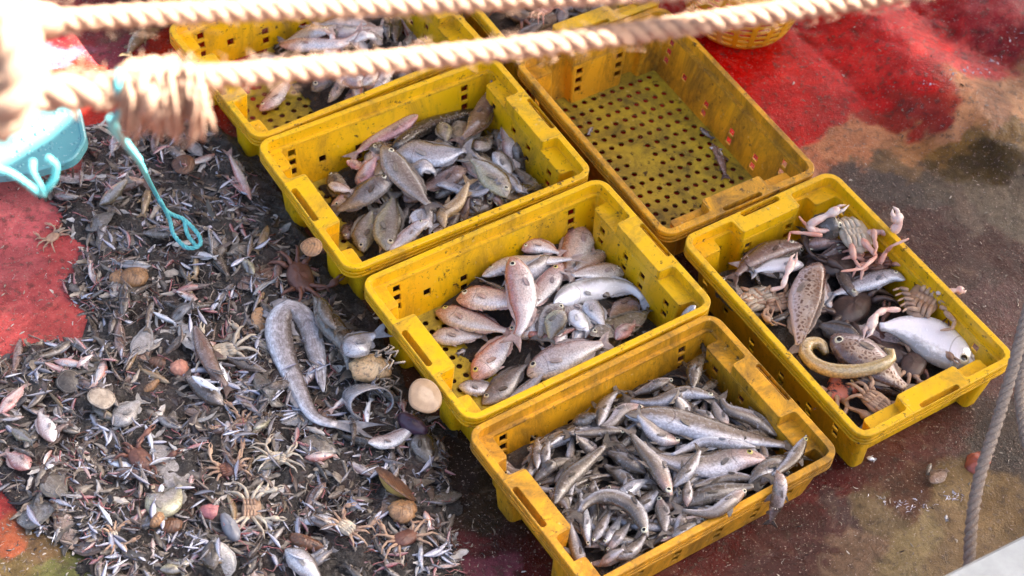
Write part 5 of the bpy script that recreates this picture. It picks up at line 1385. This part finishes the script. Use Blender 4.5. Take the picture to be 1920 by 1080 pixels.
# scraps on the deck
def deck_pick(margin):
    while True:
        px, py = random.choice([(random.uniform(1480, 1920), random.uniform(40, 320)), (random.uniform(1520, 1920), random.uniform(330, 620)), (random.uniform(1350, 1900), random.uniform(780, 1080)), (random.uniform(-20, 170), random.uniform(330, 680)), (random.uniform(840, 1000), random.uniform(850, 1080)), (random.uniform(-10, 180), random.uniform(980, 1080))])
        p = at(px, py, 0); j, i = gi(np.array([p.x]), np.array([p.y]))
        if bare[j, i][0]: return px, py, p
GLINTS = [(1885,92),(1895,85),(1868,112),(1850,128),(1832,150),(1815,156),(1798,162),(1780,174),(1750,188),(1725,196),(1650,935),(1690,945),(1705,935),(1725,950),(1745,945),(1785,930),(1795,925),(1670,945),(1710,955)]  # spots where wet glints are put in as white shards
def glint_pick(margin):
    q = random.choice(GLINTS); px, py = q[0]+random.gauss(0, 11), q[1]+random.gauss(0, 4); p = at(px, py, .0); return px, py, p
deck_me = bpy.data.objects['deck'].data; dv = np.empty(len(deck_me.vertices)*3); deck_me.vertices.foreach_get('co', dv); dv = dv.reshape(-1, 3)
NXD = int(round((dv[:, 0].max()-dv[0, 0])/.008))+1
def deck_z(x, y): return dv[int(round((y-dv[0, 1])/.008))*NXD+int(round((x-dv[0, 0])/.008)), 2]
bare = HG < .004
ji = np.clip(np.round((GYY-dv[0, 1])/.008).astype(int), 0, len(dv)//NXD-1)*NXD+np.clip(np.round((GXX-dv[0, 0])/.008).astype(int), 0, NXD-1)
HG = np.where(bare, dv[ji, 2], HG)
stuff('deck_scraps', 650, SH+WM, [M_MUSH[2], M_MUSH[0], M_MUSH[2], M_MUSH[5], simple('white_scrap', lin(206, 200, 188), lin(170, 160, 146), 60, .5)], (.003, .014), (.0, .002), picker=deck_pick, tilt=.1)
stuff('glint_shards', 130, SH, [simple('painted_glint', lin(214, 212, 222), lin(180, 176, 190), 60, .12, .4, 120)], (.004, .011), (.0, .002), picker=glint_pick, tilt=.1)  # white shards stand in for light glinting on the wet deck
GD = 'scraps on the deck'
put_fish([(1745,905),(1758,893),(1778,880)], 26, 'flat', FM['flattan'], zs=[.008]*3, label='small tan flatfish on the wet deck left of the brown rope', group=GD, eye=False, clamp=False)
put_fish([(1746,868),(1741,880),(1740,892)], 9, 'slim', FM['dark'], zs=[.010]*3, label='small dark fish beside the tan flatfish on the deck', group=GD, eye=False, clamp=False)
put_fish([(1775,965),(1774,972),(1776,978)], 6, 'slim', FM['silver'], zs=[.008]*3, label='tiny silver fish on the tan stain of the deck', group=GD, eye=False, clamp=False)
put_fish([(1850,8),(1825,2),(1795,-12)], 24, 'slim', FM['dark'], zs=[.03, .03, .03], label='black wet fish lying on the red deck beyond the crates', group=GD, eye=False, clamp=False)
put_fish([(1625,858),(1635,860),(1642,864)], 8, 'slim', FM['white'], zs=[.008]*3, label='white sliver of fish at the crab crate foot', group=GD, eye=False, clamp=False)
put_fish([(300,55),(262,70),(235,110)], 26, 'slim', FM['tan'], zs=[.03]*3, label='tan brown fish behind the knot near the sunlit patch', group=GD, eye=False, clamp=False)

# ------------------------------------------------------------------ ropes
b_ = MB('hemp_rope', .75, .25); co_ = b_.objco(False); n_ = b_.noise(co_, 60, 7, .8); n2_ = b_.noise(co_, 400, 3, .7)
c_ = b_.mix(n_, lin(150, 116, 92), lin(192, 160, 136)); M_ROPE = b_.set(Base_Color=c_, Normal=b_.bump(b_.math('ADD', n_, n2_), .8, .004))
b_ = MB('weathered_rope', .75, .25); co_ = b_.objco(False); n_ = b_.noise(co_, 90, 5, .7); n2_ = b_.noise(co_, 400, 2, .6)
c_ = b_.mix(n_, lin(106, 96, 88), lin(152, 140, 128)); M_ROPEB = b_.set(Base_Color=c_, Normal=b_.bump(b_.math('ADD', n_, n2_), .8, .004))
M_CORD = simple('turquoise_cord', lin(116, 206, 208), lin(78, 176, 182), 80, .6, .8, 300)
def strands(path, R, pitch=2.1, V=None, F=None, n=10, ph0=0.0, ns=3, fat=.54):
    V = [] if V is None else V; F = [] if F is None else F
    ln = sum((Vector(path[i+1])-Vector(path[i])).length for i in range(len(path)-1)); N = max(12, int(ln/(R*.55)))
    P, ln = catmull(path, N); T = np.gradient(P, axis=0); T /= np.linalg.norm(T, axis=1)[:, None]
    ref = np.cross(T[0], [0.31, .2, 1]); ref /= np.linalg.norm(ref)
    A = []; 
    for i in range(N):
        ref = ref-T[i]*(ref@T[i]); ref /= np.linalg.norm(ref); A.append((ref.copy(), np.cross(T[i], ref)))
    s = np.linspace(0, ln, N)
    for k in range(ns):
        q = [P[i]+(A[i][0]*math.cos(ph0+2*math.pi*(k/ns+s[i]/(2*R*pitch)))+A[i][1]*math.sin(ph0+2*math.pi*(k/ns+s[i]/(2*R*pitch))))*R*.5 for i in range(N)]
        tubegeo(q, R*fat, n, True, V, F)
    return V, F
def path_d(pts): return [atd(*p) for p in pts]
def hairs(path, R, N, V, F):
    P, ln = catmull(path, 200)
    for k in range(N):
        i = random.randrange(1, 198); c = Vector(P[i]); t = Vector(P[i+1]-P[i-1]).normalized(); o1 = t.orthogonal().normalized(); o2 = t.cross(o1); a = random.uniform(0, 6.283)
        d = o1*math.cos(a)+o2*math.sin(a); p0 = c+d*R*.9; l_ = random.uniform(.006, .022)
        tubegeo([p0, p0+d*l_*.4+t*l_*.5*random.choice((1, -1)), p0+d*l_*.7+t*l_*random.uniform(-1, 1)], [.0006, .0005, .0003], 4, True, V, F)
V, F = strands(path_d([(1900,-46,2.62),(1560,-30,2.56),(1160,-12,2.50),(760,8,2.44),(330,25,2.38),(60,42,2.34)]), .0138)
hairs(path_d([(1900,-46,2.62),(1560,-30,2.56),(1160,-12,2.50),(760,8,2.44),(330,25,2.38),(60,42,2.34)]), 0.0138, 420, V, F)
tag(mk('thick_rope', V, F, M_ROPE), 'upper thick pale rope stretched across the back, sunlit from above', 'rope', 'thick pale ropes crossing above the crates')
V, F = strands(path_d([(1900,-60,2.72),(1650,-8,2.66),(1300,45,2.56),(1000,86,2.48),(700,118,2.42),(420,142,2.36),(280,152,2.33)]), .0148)
hairs(path_d([(1900,-60,2.72),(1650,-8,2.66),(1300,45,2.56),(1000,86,2.48),(700,118,2.42),(420,142,2.36),(280,152,2.33)]), 0.0148, 420, V, F)
tag(mk('thick_rope', V, F, M_ROPE), 'lower thick pale rope running down from the basket into the frayed knot', 'rope', 'thick pale ropes crossing above the crates')
def knot():
    root = empty('rope_knot', atd(180, 160, 2.32)); c0 = root.location.copy(); tag(root, 'big frayed knot of pale rope above the turquoise board', 'rope knot')
    loc = lambda P: [p-c0 for p in P]
    V, F = [], []
    strands(loc(path_d([(330,150,2.33),(250,168,2.30),(150,172,2.28),(60,176,2.27),(-40,170,2.27)])), .0215, V=V, F=F)
    strands(loc(path_d([(-30,10,1.95),(18,60,1.92),(40,120,1.90),(25,190,1.90),(-30,245,1.92)])), .024, V=V, F=F)
    strands(loc(path_d([(90,40,2.25),(40,38,2.1),(0,80,2.0),(10,150,2.0)])), .019, V=V, F=F)
    mk('turns', V, F, M_ROPE, root)
    V, F = [], []
    strands(loc(path_d([(250,132,2.33),(240,165,2.28),(255,205,2.30),(280,190,2.36)])), .0165, V=V, F=F)
    strands(loc(path_d([(282,128,2.33),(275,165,2.27),(288,212,2.29),(310,190,2.36)])), .0165, V=V, F=F)
    strands(loc(path_d([(316,125,2.34),(310,160,2.28),(318,205,2.29),(345,190,2.36)])), .0155, V=V, F=F)
    mk('whipping', V, F, M_ROPE, root)
    V, F = [], []
    rn = random.Random(3)
    for k in range(230):
        x = rn.uniform(232, 385); y = rn.uniform(120, 165); d = 2.30+rn.uniform(-.03, .03); L_ = rn.uniform(40, 115); dx = rn.uniform(-12, 22)
        pts = [(x, y, d), (x+dx*.3+rn.uniform(-6, 6), y+L_*.35, d-.012), (x+dx*.7+rn.uniform(-8, 8), y+L_*.7, d), (x+dx+rn.uniform(-14, 14), y+L_, d+.02)]
        P, _ = catmull(loc(path_d(pts)), 10); tubegeo(P, [.0022]*8+[.0016, .0007], 5, True, V, F)
    mk('frayed_strands', V, F, M_ROPE, root); V, F = [], []
    for k in range(260):
        if k == 110: mk('loose_hairs', V, F, M_ROPE, root); V, F = [], []
        x = rn.uniform(-20, 65) if k < 110 else rn.uniform(72, 380); y = rn.uniform(20, 215) if x < 70 else rn.uniform(135, 190); d = rn.uniform(1.9, 1.95) if x < 70 else 2.29; a = rn.uniform(0, 6.28); L_ = rn.uniform(15, 45)
        pts = [(x, y, d), (x+math.cos(a)*L_*.5+rn.uniform(-5, 5), y+math.sin(a)*L_*.5, d-.02), (x+math.cos(a)*L_, y+math.sin(a)*L_+6, d-.02)]
        P, _ = catmull(loc(path_d(pts)), 7); tubegeo(P, [.0013]*5+[.001, .0005], 4, True, V, F)
    for k in range(30):
        x = rn.uniform(225, 400); y = rn.uniform(125, 150); d = 2.31; a = rn.uniform(-2.9, -.2); L_ = rn.uniform(20, 55)
        pts = [(x, y, d), (x+math.cos(a)*L_*.5+rn.uniform(-6, 6), y+math.sin(a)*L_*.5, d), (x+math.cos(a)*L_+8, y+math.sin(a)*L_*.8, d)]
        P, _ = catmull(loc(path_d(pts)), 8); tubegeo(P, [.0014]*6+[.001, .0005], 5, True, V, F)
    mk('loose_hairs', V, F, M_ROPE, root)
knot()
def cord(paths, R, label, nm='turquoise_cord'):
    V, F = [], []
    for p in paths: strands(path_d(p), R, 3.2, V, F, 7)
    tag(mk(nm, V, F, M_CORD), label, 'cord', 'turquoise cords hanging from the knot')
Dg = lambda px, py, z: (at(px, py, z)-CAM).length
cord([[(226,132,2.27),(219,165,2.27),(226,205,2.30),(212,232,2.42),(236,270,2.75),(262,305,3.05),(285,350,Dg(285,350,.25)),(312,395,Dg(312,395,.12)),(345,412,Dg(345,412,.09)),(372,440,Dg(372,440,.08)),(374,460,Dg(374,460,.075)),(350,464,Dg(350,464,.075)),(326,440,Dg(326,440,.08)),(318,412,Dg(318,412,.09)),(300,375,Dg(300,375,.17))],
      [(206,222,2.40),(212,245,2.52),(232,262,2.75),(262,300,3.02)], [(345,412,Dg(345,412,.088)),(352,440,Dg(352,440,.075)),(368,462,Dg(368,462,.072))]], .0046,
     'turquoise cord hanging from the knot and ending in a loop over the heap')
cord([[(-20,310,2.6),(20,325,2.62),(50,345,2.64),(75,362,2.66),(98,340,2.64),(104,312,2.62),(90,296,2.6)], [(62,300,2.6),(60,322,2.6),(72,345,2.62),(80,365,2.66)]], .0044, 'turquoise cord bunched in two loops in front of the turquoise board')
V, F = strands([*path_d([(1960,470,Dg(1960,470,.55)),(1925,590,Dg(1925,590,.5)),(1902,680,Dg(1902,680,.46)),(1870,790,Dg(1870,790,.41)),(1838,890,Dg(1838,890,.36)),(1822,980,Dg(1822,980,.31)),(1817,1075,Dg(1817,1075,.25)),(1818,1150,Dg(1818,1150,.2))])], .0126, 1.9, fat=.47)
tag(mk('brown_rope', V, F, M_ROPEB), 'brown twisted rope hanging in front of the crab crate corner', 'rope')
V, F = strands([*path_d([(1975,520,Dg(1975,520,.35)),(1935,640,Dg(1935,640,.33)),(1912,730,Dg(1912,730,.32)),(1930,850,Dg(1930,850,.3)),(1980,930,Dg(1980,930,.28))])], .0115, 1.9, fat=.47)
tag(mk('brown_rope', V, F, M_ROPEB), 'second brown rope at the very edge beside the hanging one', 'rope')

# ------------------------------------------------------------------ turquoise board, white rail
def board():
    c = at(60, 260, .085); P = [at(-140, 150, .07), at(150, 196, .11), at(163, 262, .11), at(140, 300, .10), at(60, 333, .07), at(-140, 350, .05)]
    n = (P[2]-P[5]).cross(P[1]-P[4]).normalized(); n = n if n.z > 0 else -n
    xa = (P[1]-P[5]).normalized(); ya = n.cross(xa); q = [((p-P[5]).dot(xa), (p-P[5]).dot(ya)) for p in P]
    ar = sum(q[i-1][0]*q[i][1]-q[i][0]*q[i-1][1] for i in range(len(q)))
    if ar < 0: q = q[::-1]
    R = fillet(q, .045, 8); rings = [(offset(R, 0), -.012), (offset(R, 0), .010), (offset(R, -.003), .013), (offset(R, -.009), .013), (offset(R, -.012), .009)]
    V, F = loft(rings); V = [P[5]+xa*v[0]+ya*v[1]+n*v[2]-c for v in V]
    b = MB('turquoise_plastic', .22, .6); co = b.objco(False); vo = b.n('ShaderNodeTexVoronoi'); vo.inputs['Scale'].default_value = 60; b.l(co, vo.inputs['Vector'])
    dr = b.ramp(vo.outputs['Distance'], [(.1, (1, 1, 1)), (.3, (0, 0, 0))])
    col = b.mix(b.math('MULTIPLY', b.ramp(b.noise(co, 130, 3), [(.62, (0, 0, 0)), (.70, (1, 1, 1))]), .6), b.mix(b.noise(co, 14, 4), lin(112, 176, 176), lin(92, 158, 162)), lin(186, 212, 212))
    o = mk('board', V, F, b.set(Base_Color=col, Normal=b.bump(dr, .6, .004)), loc=c, smooth=False)
    tag(o, 'wet turquoise plastic board with a rounded corner, half in the sun', 'board')
board()
def rail():
    z = .42; a, b_ = at(1740, 1092, z), at(1960, 982, z); d = (b_-a).normalized(); nn = Vector((d.y, -d.x, 0))
    a, b_ = a-d*.6, b_+d*.8
    V = []; F = []
    prof = [(0, -.06), (0, -.006), (.006, 0), (.24, 0), (.25, -.01), (.25, -.06)]
    for p in (a, b_):
        for q, h in prof: V.append(p+nn*q+Vector((0, 0, h)))
    m = len(prof)
    for i in range(m): F.append((i, (i+1) % m, m+(i+1) % m, m+i))
    F += [tuple(range(m)), tuple(range(2*m-1, m-1, -1))]
    mat = simple('white_paint', lin(150, 155, 155), lin(128, 133, 133), 12, .4, .2, 60)
    o = mk('rail_cap', V, F, mat, smooth=False)
    root = empty('boat_rail', a.lerp(b_, .5)); tag(root, 'white painted boat rail at the corner in front of the brown rope', 'rail')
    o.parent = root; o.matrix_parent_inverse = Matrix.Translation(-root.location)
    V, F = boxes([(-.03, .03, -.03, .03, 0, z-.06)])
    for t in (.12, .85):
        p = a.lerp(b_, t)+nn*.14; q = mk('post', V, F, mat, root, smooth=False); q.location = Vector((p.x, p.y, 0))-root.location
rail()

# labels that still agree are told apart by their order across the picture
seen = {}
for o in COL.objects:
    if o.get('label') and o.get('category') not in ('anchovy',): seen.setdefault(o['label'], []).append(o)
for lab, os_ in seen.items():
    if len(os_) < 2: continue
    os_.sort(key=lambda o: proj(o.location)[0])
    for k, o in enumerate(os_):
        o['label'] = lab+(', leftmost' if k == 0 else ', rightmost' if k == len(os_)-1 else ', '+('second', 'third', 'fourth', 'fifth', 'sixth')[min(k-1, 4)])
